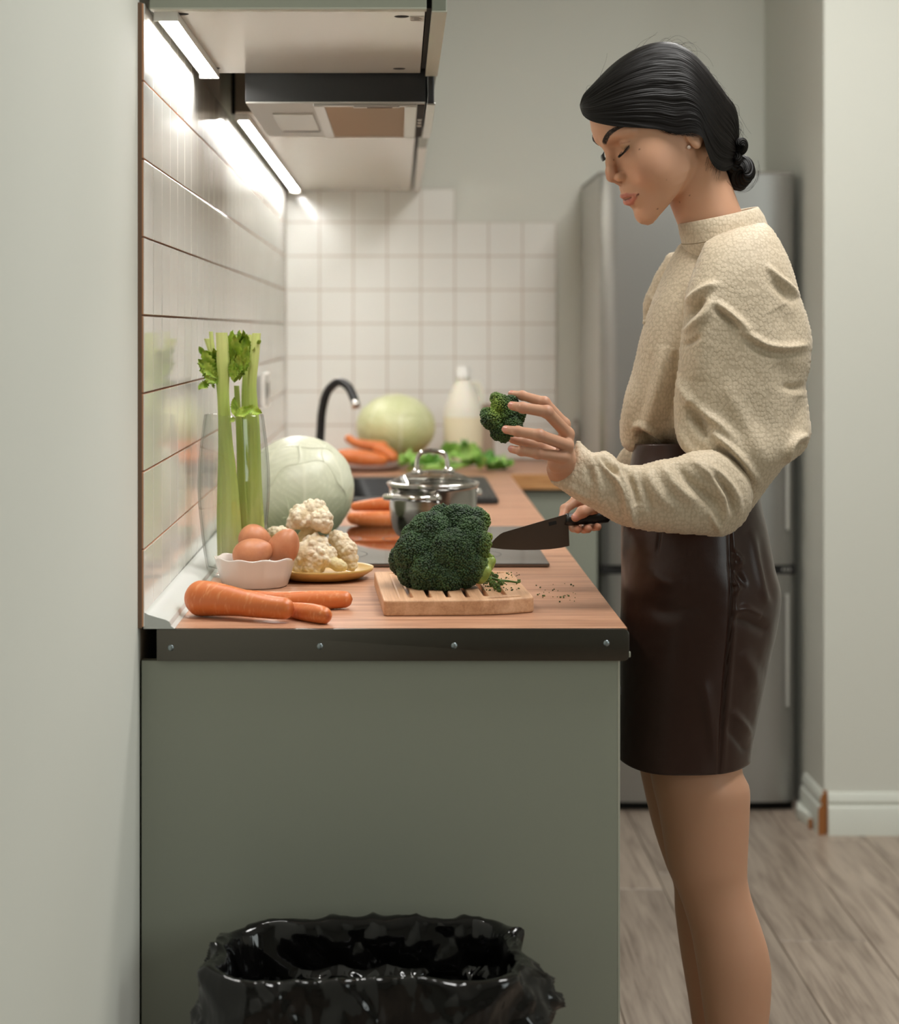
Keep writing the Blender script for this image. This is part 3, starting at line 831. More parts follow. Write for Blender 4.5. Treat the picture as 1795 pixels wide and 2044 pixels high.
stk([(495, 1112), (494, 1020), (492, 900), (490, 800), (492, 740), (494, 690)], [14, 13, 11, 9, 8, 6], 3.145)
stk([(450, 1116), (446, 1020), (444, 900), (440, 800), (430, 720), (424, 690), (421, 662)], [16, 14, 11, 8, 6, 4.5, 4], 3.13)
stk([(458, 1112), (450, 1000), (446, 880), (440, 780), (425, 710), (415, 676)], [12, 12, 10, 8, 6.5, 8], 3.15)
stk([(497, 690), (499, 676), (499, 668)], [4, 4, 3.5], 3.13)
def leaf(c, tip, wid, bend, nrm, seed=0, teeth=7, lob=0.35):
    """one toothed leaf from c to tip; half width wid, bent along nrm"""
    rr = random.Random(seed); c = np.array(c); tip = np.array(tip); ax = tip - c; L = np.linalg.norm(ax); ax = ax / L
    nrm = np.array(nrm, float); nrm -= ax * nrm.dot(ax); nrm /= np.linalg.norm(nrm); sd = np.cross(ax, nrm)
    n, m = teeth * 3 + 1, 7
    V = []
    for i in range(n):
        t = i / (n - 1)
        env = max(0.02, (sin(pi * min(1, t * 0.93 + 0.05)) ** 0.7) * (1 - 0.3 * t))
        tooth = 1.0 - lob * ((i % 3) / 2.0) + rr.uniform(-0.08, 0.08)
        for j in range(m):
            s = (j / (m - 1) - 0.5) * 2
            w = wid * env * (tooth if abs(s) > 0.6 else 1.0) * s
            adv = 0.12 * L * abs(s) * (1 - t)
            up = bend * L * (t ** 2) + wid * 0.35 * abs(s) + 0.10 * wid * sin(9 * t + 3 * s + seed)
            V.append(c + ax * (t * L + adv) + sd * w + nrm * up)
    return np.array(V), [tuple(f) for f in grid_faces(n, m)]
def leaves(spec, parent, m, d, name='leaf'):
    for i, (x0, y0, x1, y1, w, bend, dd) in enumerate(spec):
        V, Fc = leaf(P(x0, y0, d + dd), P(x1, y1, d + dd * 0.4 - 0.012), 1.45 * w * d / F, bend, (0.25 * (-1) ** i, -1, 0.3), i)
        obj(name, V, Fc, m, parent)
leaves([(437, 770, 398, 700, 14, 0.2, 0), (436, 765, 404, 735, 13, -0.2, -0.01), (432, 752, 392, 726, 11, 0.1, 0.0), (420, 760, 397, 782, 9, 0.2, 0.0), (430, 745, 424, 692, 13, 0.1, 0.01), (432, 735, 402, 700, 11, 0.1, 0.01), (428, 772, 420, 770, 5, 0.1, 0.0),
        (470, 760, 462, 662, 17, -0.1, 0.02), (474, 755, 484, 655, 20, 0.1, 0.03), (478, 760, 500, 690, 12, 0.1, 0.0), (468, 765, 472, 700, 12, 0.1, 0.0), (476, 740, 466, 690, 14, 0.1, 0.01), (484, 720, 492, 665, 12, 0, 0.02), (466, 762, 466, 716, 9, 0, -0.01),
        (468, 830, 466, 792, 7, 0.1, -0.015), (470, 832, 492, 812, 8, -0.1, -0.02), (488, 815, 523, 822, 9, -0.35, -0.02), (470, 834, 460, 842, 6, 0.1, -0.02), (470, 832, 463, 806, 6, 0.1, -0.02), (474, 832, 505, 818, 7, 0.2, -0.025), (514, 690, 520, 668, 4, 0.6, 0),
        (434, 756, 396, 716, 10, 0.15, -0.012), (440, 748, 412, 700, 11, -0.1, 0.012), (430, 766, 408, 748, 8, 0.2, -0.01), (436, 742, 430, 704, 10, 0.1, 0.015), (410, 712, 398, 688, 6, 0.2, -0.004), (425, 742, 396, 742, 8, 0.2, -0.008),
        (472, 742, 476, 664, 13, 0.15, 0.012), (480, 736, 490, 672, 13, -0.1, 0.012), (474, 752, 482, 706, 10, 0.1, -0.006), (468, 756, 468, 722, 8, 0.1, -0.012), (480, 748, 497, 712, 9, 0.1, -0.004), (470, 700, 466, 668, 9, 0.1, 0.018), (484, 690, 482, 655, 8, 0.1, 0.03), (500, 720, 508, 690, 6, 0.1, 0.02)], cel, M_leaf, 3.10)

# ---------------------------------------------------------------- bowl of eggs
bd = 3.0
bc = np.array([P(509, 1170, bd)[0], bd, CT + 0.0004])
n = 96; a = np.linspace(0, 2 * pi, n, endpoint=False)
flu = 1 + 0.012 * np.cos(a * 10) + 0.006 * np.cos(a * 10) ** 2
prof = [(0.0, 0.0, 0), (0.046, 0.0, .3), (0.0485, 0.002, .6), (0.054, 0.020, 1), (0.0595, 0.040, 1), (0.0605, 0.0425, 1), (0.0598, 0.0440, 1), (0.0582, 0.0432, 1), (0.0535, 0.026, 1), (0.047, 0.008, .6), (0.03, 0.005, .3), (0, 0.0045, 0)]
V = []
for r0, z, k in prof:
    f = 1 + (flu - 1) * k
    V.append(np.stack([r0 * f * np.cos(a), r0 * f * np.sin(a), z + (0.0012 * np.cos(a * 10) if z > 0.038 else 0) + 0 * a], 1))
V = np.vstack(V) + bc
tag(obj('serving_bowl', V, grid_faces(len(prof), n, False, True), mat('glazed_white', srgb(224, 216, 208), 0.22), None), 'small white scalloped bowl holding three brown eggs', 'bowl')
M_egg = mat('eggshell', srgb(196, 130, 92), 0.42, noise=((55, 55, 55), srgb(186, 118, 82), srgb(205, 140, 100)), bump=((900, 900, 900), 0.12, 0.0003))
M_egg.node_tree.nodes['Principled BSDF'].inputs['Specular IOR Level'].default_value = 0.45
def egg(px, py, d, L, Wd, ang, yaw, label):
    t = np.linspace(0, pi, 30); x = -np.cos(t) * L / 2; r = Wd / 2 * np.sin(t) * (1 - 0.16 * np.cos(pi - t) * 1.0)
    V, Fc = lathe(np.stack([r, x], 1), 40)
    o = obj('egg', V, Fc, M_egg, None)
    c = P(px, py, d); o.location = c.tolist()
    ax = Vector((cos(radians(ang)) * cos(radians(yaw)), sin(radians(yaw)), sin(radians(ang)) * cos(radians(yaw))))
    o.rotation_euler = ax.to_track_quat('Z', 'Y').to_euler()
    tag(o, label, 'egg', 'brown eggs in the white bowl')
egg(505, 1105, 2.975, 0.0615, 0.0455, 14, 10, 'speckled brown egg lying at the front of the white bowl')
egg(567, 1091, 2.992, 0.058, 0.0465, 62, -10, 'glossy brown egg tilted upright at the right side of the bowl')
egg(511, 1079, 3.035, 0.055, 0.045, -30, 20, 'brown egg half hidden behind the speckled egg in the bowl')

# ---------------------------------------------------------------- carrots
M_car = mat('carrot_skin', srgb(214, 106, 46), 0.36, noise=((30, 30, 30), srgb(202, 92, 38), srgb(226, 122, 62)))
def carrot_mat():
    m, nt, b = newmat('carrot')
    a = nt.nodes.new('ShaderNodeAttribute'); a.attribute_name = 'Col'
    nt.links.new(a.outputs['Color'], b.inputs['Base Color'])
    b.inputs['Roughness'].default_value = 0.40; b.inputs['Subsurface Weight'].default_value = 0.12
    b.inputs['Subsurface Radius'].default_value = (0.006, 0.003, 0.001)
    return m
M_car = carrot_mat()
def carrot(path, rad, label, group, seed, name='carrot', m=90, n=40):
    path = spline(path, m); L = np.linalg.norm(np.diff(path, axis=0), axis=1).sum()
    u = np.linspace(0, 1, m)
    r = np.interp(u, np.linspace(0, 1, len(rad)), rad)
    r = np.convolve(np.pad(r, 4, 'edge'), np.ones(9) / 9, 'valid')
    e = 0.5 * np.mean(rad[:2]) * 1.9 / L; e1 = 0.5 * rad[-1] * 2.0 / L
    r = r * np.sqrt(np.clip(1 - np.clip(1 - u / e, 0, 1) ** 2, 0.0, 1)) * np.sqrt(np.clip(1 - np.clip(1 - (1 - u) / e1, 0, 1) ** 2, 0.0, 1))
    V, Fc = tube(path, np.maximum(r, 0.0008), n)
    V = np.asarray(V)
    aa = np.tile(np.arange(n) * 2 * pi / n, m); uu = np.repeat(u, n)
    q = np.stack([uu * L * 90, np.cos(aa) * 1.2, np.sin(aa) * 1.2], 1) + seed * 11.3
    dent = noise(q * np.array([3.2, .8, .8])); fine = noise(q * np.array([7, 1.4, 1.4]) + 50)
    nr = np.repeat(path, n, 0); dirv = V[:m * n] - nr; dirv /= np.linalg.norm(dirv, axis=1)[:, None]
    ring = np.clip(np.abs(fine) * 6, 0, 1)
    lump = noise(np.stack([uu * L * 22, np.cos(aa), np.sin(aa)], 1) + seed)
    V[:m * n] += dirv * (0.0007 * lump - 0.00035 * (1 - ring) * (dent > 0))[:, None]
    base = np.array(srgb(206, 110, 52)[:3]); lite = np.array(srgb(230, 160, 108)[:3]); dk = np.array(srgb(168, 74, 30)[:3])
    k = np.clip(0.5 + 0.9 * lump, 0, 1)[:, None]
    c = base * k + np.array(srgb(216, 124, 64)[:3]) * (1 - k)
    g = ((1 - ring) * np.clip(dent * 4, 0, 1))[:, None]
    c = c * (1 - 0.75 * g) + lite * 0.75 * g
    tipk = np.clip((uu - 0.975) / 0.02, 0, 1)[:, None] ** 2 * 0.9
    c = c * (1 - tipk) + dk * tipk
    c = np.vstack([c, [dk], [dk]])
    o = obj(name, V, Fc, M_car, None, col=c)
    tag(o, label, 'carrot', group)
    return o
def cz(px, d, z): return np.array([(px - VX) * d / F, d, CT + z])
GC = 'carrots at the near edge of the worktop'
carrot([cz(372, 2.690, 0.0235), cz(420, 2.675, 0.0245), cz(480, 2.652, 0.0225), cz(540, 2.632, 0.0190), cz(587, 2.621, 0.0182)], [0.022, 0.0240, 0.0228, 0.0208, 0.0186, 0.0170, 0.0154, 0.0146, 0.0132], 'thickest carrot, lying nearest the tiled wall on the worktop', GC, 1)
carrot([cz(420, 2.752, 0.0225), cz(470, 2.745, 0.0185), cz(540, 2.742, 0.0135), cz(620, 2.748, 0.0125), cz(704, 2.752, 0.0135)], [0.0085, 0.010, 0.011, 0.0115, 0.0122, 0.0128, 0.0132, 0.0128, 0.0105], 'long slim carrot lying in front of the egg bowl', GC, 2)
carrot([cz(552, 2.690, 0.0105), cz(592, 2.656, 0.0110), cz(625, 2.628, 0.0115), cz(657, 2.602, 0.0118)], [0.007, 0.009, 0.0105, 0.0118, 0.0124, 0.0122, 0.0100], 'short blunt carrot whose left half is hidden behind the thickest carrot', GC, 3)
GH = 'carrots lying between the near cabbage and the pot'
carrot([cz(692, 3.86, 0.0225), cz(740, 3.855, 0.0185), cz(800, 3.86, 0.0175), cz(860, 3.87, 0.0175)], [0.010, 0.015, 0.0172, 0.0172, 0.017, 0.015, 0.012], 'carrot lying at the front behind the pot, reflected in the hob', GH, 4)
carrot([cz(700, 3.91, 0.038), cz(745, 3.90, 0.043), cz(800, 3.905, 0.045), cz(860, 3.92, 0.044)], [0.008, 0.011, 0.013, 0.014, 0.014, 0.012], 'slim carrot lying on top of the others between cabbage and pot', GH, 5)
carrot([cz(726, 3.94, 0.0165), cz(770, 3.935, 0.0165), cz(830, 3.94, 0.0165)], [0.012, 0.015, 0.0155, 0.015, 0.012], 'carrot at the back of the heap between cabbage and pot', GH, 6)
# far plate with carrots on the return worktop
pd = 5.42
pc2 = P(728, 930, pd)
V, Fc = lathe([(0, 0.004), (0.075, 0.004), (0.085, 0.007), (0.101, 0.018), (0.105, 0.0185), (0.104, 0.015), (0.088, 0.003), (0.065, 0.0), (0, 0.0)], 64, (pc2[0], pd + 0.06, CT + 0.0005))
tag(obj('dinner_plate', V, Fc, mat('mauve_glaze', srgb(158, 140, 134), 0.3), None), 'grey-mauve plate of carrots on the far worktop behind the sink', 'plate')
GF = 'carrots on the far plate'
pz = lambda px, d, z: np.array([(px - VX) * d / F, d, CT + z])
carrot([pz(668, 5.43, 0.045), pz(700, 5.43, 0.041), pz(740, 5.43, 0.034), pz(775, 5.44, 0.030)], [0.012, 0.019, 0.022, 0.021, 0.018, 0.012], 'fat carrot lying across the front of the far plate', GF, 7)
carrot([pz(690, 5.50, 0.092), pz(710, 5.495, 0.074), pz(740, 5.49, 0.066), pz(775, 5.49, 0.064)], [0.010, 0.012, 0.014, 0.015, 0.013], 'thin carrot whose tip points up on the far plate', GF, 8)
carrot([pz(745, 5.47, 0.062), pz(762, 5.455, 0.055), pz(783, 5.44, 0.040), pz(790, 5.43, 0.03)], [0.013, 0.016, 0.018, 0.016, 0.012], 'short carrot at the cabbage end of the far plate', GF, 9)

# ---------------------------------------------------------------- cabbages
def cabbage(px, py, d, rx, ry, rz, label, c_lo, c_hi, seed, tint=None):
    c = P(px, py, d)
    t = thing('white_cabbage', (c[0], c[1], c[2] - rz), label, 'cabbage')
    rr = np.random.RandomState(seed)
    cmat = attr_mat('cabbage_%d' % seed, 0.36)
    def shell(cen, ang, lift, name):
        """one wrapped leaf: a cap of the ball around direction cen with a vein net and wavy rim"""
        cen = np.array(cen, float); cen /= np.linalg.norm(cen)
        ref = np.array([0, 0, -1.0]) if abs(cen[2]) < 0.95 else np.array([1.0, 0, 0])
        e2 = ref - cen * ref.dot(cen); e2 /= np.linalg.norm(e2); e1 = np.cross(e2, cen)
        nu, nv = 46, 120
        u = np.linspace(0, 1, nu); v = np.linspace(0, 2 * pi, nv, endpoint=False)
        U, Vv = np.meshgrid(u, v, indexing='ij')
        rim = 1 + 0.10 * np.sin(3 * Vv + seed) + 0.05 * np.sin(7 * Vv + 2 * seed)
        th = ang * U * (1 + (rim - 1) * U)
        D = np.cos(th)[..., None] * cen + np.sin(th)[..., None] * (np.cos(Vv)[..., None] * e2 + np.sin(Vv)[..., None] * e1)
        # leaf coordinates: stem of the leaf at e2 end
        X = th * np.sin(Vv); Y = th * np.cos(Vv) - ang
        wv = X + 0.05 * noise(D.reshape(-1, 3), 4).reshape(X.shape)
        mid = np.exp(-(wv / 0.028) ** 2)
        ph = (-Y * 6.5 - np.abs(wv) * 5.0 + 1.2 * noise(D.reshape(-1, 3) + 3, 2.5).reshape(X.shape))
        side = np.exp(-((ph - np.round(ph)) / 0.075) ** 2) * np.clip(np.abs(wv) * 8, 0, 1)
        ph2 = (-Y * 14 + np.abs(wv) * 16 + 2 * noise(D.reshape(-1, 3) + 9, 4).reshape(X.shape))
        fine = np.exp(-((ph2 - np.round(ph2)) / 0.12) ** 2) * 0.4
        vein = np.clip(mid + 0.75 * side + 0.35 * fine, 0, 1)
        rip = noise(D.reshape(-1, 3) + seed, 5).reshape(X.shape)
        rad = 1 + lift + 0.012 * rip + 0.006 * vein + 0.018 * np.clip((U - 0.9) / 0.1, 0, 1) ** 2 * (0.4 + 0.6 * np.sin(4 * Vv + seed))
        V = D * rad[..., None] * np.array([rx, ry, rz])
        V2 = D * (rad - 0.012)[..., None] * np.array([rx, ry, rz])
        Pn = D.reshape(-1, 3)
        k = np.clip(0.5 + 0.55 * fbm(Pn + seed, 2.2, 3), 0, 1)[:, None]
        base = np.array(c_lo[:3]) * (1 - k) + np.array(c_hi[:3]) * k
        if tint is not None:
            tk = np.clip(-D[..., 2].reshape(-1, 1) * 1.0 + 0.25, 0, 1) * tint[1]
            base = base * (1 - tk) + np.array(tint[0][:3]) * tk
        vc_ = np.array(srgb(236, 236, 212)[:3])
        vk = 0.62 * vein.reshape(-1, 1)
        base = base * (1 - vk) + vc_ * vk
        Vt = np.vstack([V.reshape(-1, 3), V2.reshape(-1, 3)]) + c
        n1 = nu * nv
        f = grid_faces(nu, nv, False, True)
        lip = np.array([[(nu - 1) * nv + j, (nu - 1) * nv + (j + 1) % nv, n1 + (nu - 1) * nv + (j + 1) % nv, n1 + (nu - 1) * nv + j] for j in range(nv)])
        Fc = np.vstack([f[:, ::-1], f + n1, lip[:, ::-1]])
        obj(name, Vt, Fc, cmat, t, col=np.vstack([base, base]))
    shell((0.1, 0.3, 1), pi * 0.98, -0.03, 'heart')
    for i, (cen, ang, lf) in enumerate((((-0.5, -0.6, 0.5), 1.15, 0.0), ((0.75, -0.55, 0.15), 1.10, 0.006), ((0.1, -0.75, -0.35), 0.98, 0.012), ((0.2, 0.5, 0.8), 1.15, 0.004), ((-0.8, 0.3, -0.3), 1.1, 0.004), ((0.6, 0.7, -0.2), 1.1, 0.0))):
        shell(cen, ang, lf, 'leaf')
    return t
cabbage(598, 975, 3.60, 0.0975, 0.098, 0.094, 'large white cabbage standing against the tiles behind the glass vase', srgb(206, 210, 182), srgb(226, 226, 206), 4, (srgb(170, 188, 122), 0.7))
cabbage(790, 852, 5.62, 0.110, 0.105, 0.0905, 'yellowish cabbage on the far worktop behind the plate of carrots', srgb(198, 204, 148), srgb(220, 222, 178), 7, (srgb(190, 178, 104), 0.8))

# ---------------------------------------------------------------- cauliflower on a plate
pld = 3.09
plc = np.array([P(640, 1150, pld)[0], pld, CT + 0.0005])
V, Fc = lathe([(0, 0.006), (0.052, 0.006), (0.062, 0.008), (0.078, 0.0155), (0.081, 0.018), (0.0822, 0.0178), (0.0805, 0.013), (0.064, 0.0025), (0.05, 0.0), (0, 0.0)], 72, plc)
tag(obj('side_plate', V, Fc, mat('mustard_glaze', srgb(206, 168, 96), 0.35), None), 'mustard yellow plate holding cauliflower florets', 'plate')
M_cau = attr_mat('cauliflower', 0.55, Subsurface_Weight=0.15, Subsurface_Radius=(0.004, 0.003, 0.002))
GCa = 'cauliflower florets on the mustard plate'
def floret(lumps, stem, label, d0, seed):
    """curd: lumps [(px,py,r px,dd)], each studded with beads; stem: [(px,py,r,dd)...]"""
    rr = np.random.RandomState(seed); s = d0 / F
    L = [(P(x, y, d0 + dd), r * s) for x, y, r, dd in lumps]
    top = np.mean([c for c, _ in L], 0)
    beads = []
    for c, r in L:
        k = int(44 * (r / 0.02) ** 1.1) + 14
        for i in range(k):
            v = rr.normal(size=3); v /= np.linalg.norm(v)
            if v[2] < -0.45 and v[1] > -0.3: continue
            beads.append((c + v * r * 0.90, r * rr.uniform(0.14, 0.27)))
    B = np.array([b[0] for b in beads]); Br = np.array([b[1] for b in beads])
    st = [P(x, y, d0 + dd) for x, y, r, dd in stem]; sr = [r * s for x, y, r, dd in stem]
    def f(p):
        d = None
        for c, r in L:
            q = sphere(p, c, r * 0.93); d = q if d is None else smin(d, q, 0.003)
        db = np.full(len(p), 9.0)
        for i in range(0, len(B), 1):
            db = np.minimum(db, np.linalg.norm(p - B[i], axis=1) - Br[i])
        d = smin(d, db, 0.0038)
        if len(st) > 1: d = smin(d, chain(p, st, sr, 0.004), 0.004)
        return d + 0.0014 * (cells(p, 300) - 0.45)
    A = np.vstack([B] + ([st] if st else []))
    V, Fc = snet(f, A.min(0) - 0.014, A.max(0) + 0.014, 0.0011, 0)
    ds = np.full(len(V), 9.0)
    if len(st) > 1: ds = chain(V, st, sr, 0.004)
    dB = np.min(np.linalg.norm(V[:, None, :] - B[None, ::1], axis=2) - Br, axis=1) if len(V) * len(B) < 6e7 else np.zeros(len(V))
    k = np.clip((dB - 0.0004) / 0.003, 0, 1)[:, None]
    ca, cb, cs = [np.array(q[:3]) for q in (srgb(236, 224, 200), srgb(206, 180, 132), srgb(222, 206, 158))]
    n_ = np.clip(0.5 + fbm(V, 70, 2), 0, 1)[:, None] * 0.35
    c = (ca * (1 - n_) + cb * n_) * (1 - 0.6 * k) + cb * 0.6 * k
    ks = np.clip(1 - ds / 0.003, 0, 1)[:, None] * (dB > 0.001)[:, None]
    c = c * (1 - ks) + cs * ks
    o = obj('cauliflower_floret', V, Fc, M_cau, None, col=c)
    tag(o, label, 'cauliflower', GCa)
floret([(600, 1034, 25, 0.0), (628, 1024, 27, 0.01), (642, 1040, 24, -0.01), (615, 1022, 22, 0.02), (585, 1046, 14, 0.0), (650, 1052, 15, 0.0)], [(622, 1050, 15, 0.01), (612, 1076, 18, 0.01), (606, 1088, 16, 0.02)], 'cauliflower floret lying on top of the others on the yellow plate', 3.085, 1)
floret([(632, 1092, 26, 0.0), (612, 1106, 25, -0.005), (640, 1112, 24, -0.01), (602, 1128, 20, 0.0), (628, 1130, 20, -0.01), (655, 1106, 17, -0.005), (618, 1086, 16, 0.01)], [(645, 1115, 11, -0.01), (675, 1128, 12, -0.015), (684, 1131, 10, -0.015)], 'large cauliflower floret at the front left of the yellow plate', 3.065, 2)
floret([(682, 1084, 20, 0.0), (694, 1098, 19, -0.005), (698, 1116, 17, -0.005), (672, 1076, 17, 0.01), (700, 1128, 13, -0.005)], [(682, 1100, 12, 0.01), (668, 1104, 14, 0.015), (655, 1110, 12, 0.015)], 'cauliflower floret at the right side of the yellow plate', 3.095, 3)
floret([(546, 1066, 16, 0.0), (562, 1064, 14, 0.01), (532, 1068, 11, 0.0)], [(552, 1078, 10, 0.0), (558, 1096, 12, 0.0)], 'small cauliflower floret at the back behind the eggs', 3.14, 4)
cr = np.random.RandomState(3); ps = []
for i in range(26):
    c = P(668 + 26 * cr.rand() ** 0.8, 1136 + 5 * cr.rand(), 3.045); c[2] = CT + 0.0085 + 0.002 * cr.rand()
    V, Fc = box(c - 0.0016 * (0.5 + cr.rand(3)), c + 0.0016 * (0.5 + cr.rand(3)), 0.0005, 1); ps.append((V, Fc))
tag(obj('cauliflower_crumbs', *join(ps), mat('curd_crumb', srgb(240, 236, 222), 0.6), None), 'white cauliflower crumbs scattered on the yellow plate', 'crumbs', kind='stuff')

# ---------------------------------------------------------------- cutting board
BR = radians(3.0)
cbm = Matrix.Rotation(BR, 4, 'Z')
BX0, BX1, BY0, BY1, BT = 0.0, 0.2055, 0.0, 0.325, 0.0205
bp = []
for cx, cy, a0, r in ((BX1 - 0.02, BY1 - 0.02, 0, .02), (0.008, BY1 - 0.008, pi / 2, .008), (0.006, 0.006, pi, .006)):
    for a in np.linspace(a0, a0 + pi / 2, 7): bp.append((cx + r * cos(a), cy + r * sin(a)))
bp += [(0.10, 0.0), (0.130, 0.0)] + [tuple(q) for q in spline([(0.150, 0.003), (0.170, 0.0095), (0.185, 0.0165), (0.196, 0.021)], 8)] + [(0.2025, 0.026), (BX1, 0.033)]
def board_cut(bmv, poly, depth):
    pass
def inpoly(x, y, poly):
    poly = np.asarray(poly); r = np.zeros(x.shape, bool); j = len(poly) - 1
    for i in range(len(poly)):
        xi, yi = poly[i]; xj, yj = poly[j]
        c = ((yi > y) != (yj > y)) & (x < (xj - xi) * (y - yi) / (yj - yi + 1e-12) + xi)
        r ^= c; j = i
    return r
# the slots are real holes: board = signed-distance extrusion meshed finely
def seg2(p, a, b, r):
    a, b = np.array(a), np.array(b); ab = b - a
    t = np.clip(((p - a) @ ab) / (ab @ ab), 0, 1)
    return np.linalg.norm(p - a - t[:, None] * ab, axis=1) - r
def poly_sd(p, poly):
    poly = np.asarray(poly, float); d = np.full(len(p), 1e9)
    for i in range(len(poly)):
        d = np.minimum(d, seg2(p, poly[i - 1], poly[i], 0) if np.any(poly[i - 1] != poly[i]) else 1e9)
    return np.where(inpoly(p[:, 0], p[:, 1], poly), -d, d)
slots = []
for k in range(6):
    x = 0.038 + 0.026 * k
    slots.append(((x, 0.034 + (0.01 if k > 3 else 0) + (0.012 if k > 4 else 0)), (x, 0.285)))
def fboard(p):
    q = p[:, :2]
    d2 = poly_sd(q, bp)
    dz = np.abs(p[:, 2] - BT / 2) - BT / 2
    d = smax(d2, dz, 0.0022)
    for i, (a, b) in enumerate(slots):
        s = seg2(q, a, b, 0.0034)
        d = smax(d, -smax(s, 0.0125 - p[:, 2], 0.001), 0.0012)
    # tray recess and handle slot
    tr = smax(seg2(q, (0.029, 0.305), (0.19, 0.305), 0.006), 0.0165 - p[:, 2], 0.001); d = smax(d, -tr, 0.001)
    h = smax(seg2(q, (0.148, 0.0245), (0.184, 0.038), 0.0052), 0.006 - p[:, 2], 0.001); d = smax(d, -h, 0.0015)
    gr = smax(np.abs(seg2(q, (0.022, 0.02), (0.022, 0.30), 0)) - 0.0006, 0.0192 - p[:, 2], 0.0004); d = smax(d, -gr, 0.0004)
    return d
V, Fc = snet(fboard, (-0.006, -0.006, -0.006), (BX1 + 0.006, BY1 + 0.006, BT + 0.006), 0.00165, 1, 1.3)
o = obj('cutting_board', V, Fc, M_board, None, sharp=40)
o.location = Vector((float(P(766, 1228, 2.68)[0]), 2.681, CT + 0.0004)); o.rotation_euler = (0, 0, BR)
tag(o, 'beech cutting board with crumb slots and a rounded corner under the broccoli', 'cutting board')

# ---------------------------------------------------------------- broccoli
def ico(r=1.0):
    t = (1 + 5 ** .5) / 2
    v = np.array([(-1, t, 0), (1, t, 0), (-1, -t, 0), (1, -t, 0), (0, -1, t), (0, 1, t), (0, -1, -t), (0, 1, -t), (t, 0, -1), (t, 0, 1), (-t, 0, -1), (-t, 0, 1)])
    v /= np.linalg.norm(v[0])
    f = np.array([(0, 11, 5), (0, 5, 1), (0, 1, 7), (0, 7, 10), (0, 10, 11), (1, 5, 9), (5, 11, 4), (11, 10, 2), (10, 7, 6), (7, 1, 8), (3, 9, 4), (3, 4, 2), (3, 2, 6), (3, 6, 8), (3, 8, 9), (4, 9, 5), (2, 4, 11), (6, 2, 10), (8, 6, 7), (9, 8, 1)])
    return v * r, f
IV, IF = ico()
def beads(L, br, dens, seed, view=None, keep=None):
    """buds studding the union of balls L=[(c,r)]"""
    rr = np.random.RandomState(seed); C = np.array([c for c, _ in L]); R_ = np.array([r for _, r in L])
    pts = []
    for i, (c, r) in enumerate(L):
        k = int(4 * pi * r * r / (br * dens) ** 2)
        j = np.arange(k) + 0.5
        ph = np.arccos(1 - 2 * j / k); th = pi * (1 + 5 ** .5) * j + i
        v = np.stack([np.cos(th) * np.sin(ph), np.sin(th) * np.sin(ph), np.cos(ph)], 1)
        v += rr.normal(size=v.shape) * 0.35 * br / r; v /= np.linalg.norm(v, axis=1)[:, None]
        p = c + v * (r * (1 + 0.05 * noise(v * 3 + i)) + 0.0022 * noise((c + v * r) * 130))[:, None]
        dd = np.linalg.norm(p[:, None] - C[None], axis=2) - R_ * 0.97
        dd[:, i] = 1
        ok = (dd > 0).all(1)
        if keep is not None: ok &= keep(p, v)
        pts.append(p[ok])
    pts = np.vstack(pts)
    rad = br * rr.uniform(0.75, 1.35, len(pts))
    V = (pts[:, None] + rad[:, None, None] * IV[None] * rr.uniform(0.85, 1.15, (len(pts), 1, 3))).reshape(-1, 3)
    Fc = (np.arange(len(pts))[:, None, None] * 12 + IF[None]).reshape(-1, 3)
    return V, Fc, pts
M_bro = attr_mat('broccoli_buds', 0.62)
M_bst = mat('broccoli_stem', srgb(140, 164, 66), 0.5, noise=((60, 60, 60), srgb(118, 146, 52), srgb(170, 184, 96)))
def bead_col(pts, seed, c0, c1, c2=None, k2=None):
    k = np.clip(0.5 + 0.8 * noise(pts, 60) + np.random.RandomState(seed).normal(size=len(pts)) * 0.18, 0, 1)[:, None]
    c = np.array(c0[:3]) * (1 - k) + np.array(c1[:3]) * k
    if c2 is not None: c = c * (1 - k2[:, None]) + np.array(c2[:3]) * k2[:, None]
    return np.repeat(c, 12, 0)
bd0 = 2.845
LB = [(P(x, y, bd0 + dd), r * (bd0 + dd) / F) for x, y, r, dd in (
    (862, 1072, 50, 0.0), (925, 1055, 44, 0.01), (905, 1108, 52, -0.028), (835, 1105, 46, -0.015), (858, 1140, 40, -0.035), (924, 1130, 42, -0.03), (893, 1152, 31, -0.045),
    (826, 1142, 31, -0.02), (812, 1118, 34, 0.005), (952, 1040, 25, 0.012), (941, 1085, 37, -0.02), (920, 1040, 32, 0.03), (880, 1054, 40, 0.03), (950, 1128, 24, -0.02),
    (840, 1162, 18, -0.04), (870, 1168, 16, -0.045), (830, 1075, 30, 0.0), (900, 1075, 45, 0.07), (850, 1110, 45, 0.06), (880, 1030, 22, 0.02), (905, 1028, 20, 0.005), (940, 1062, 30, -0.015))]
br_t = thing('broccoli', (float(P(880, 0, bd0)[0]), bd0, CT + BT), 'large dark green broccoli head lying on the cutting board', 'broccoli')
cutp, cutn = P(962, 1095, bd0 - 0.01), np.array([0.93, -0.25, -0.05])
def kp(p, v): return ((p - P(975, 1095, bd0)) @ np.array([1.0, -0.1, 0.0]) < 0.004 + 0.006 * noise(p, 90)) & (p[:, 2] > CT + BT + 0.001)
V, Fc, pts = beads(LB, 0.0019, 1.62, 2, keep=kp)
kx = np.clip(((pts - P(952, 1095, bd0)) @ np.array([1.0, 0, -0.1])) / 0.012, 0, 1) * 0.45
obj('crown', V, Fc, M_bro, br_t, col=bead_col(pts, 1, srgb(26, 46, 27), srgb(62, 92, 50), srgb(116, 142, 58), kx))
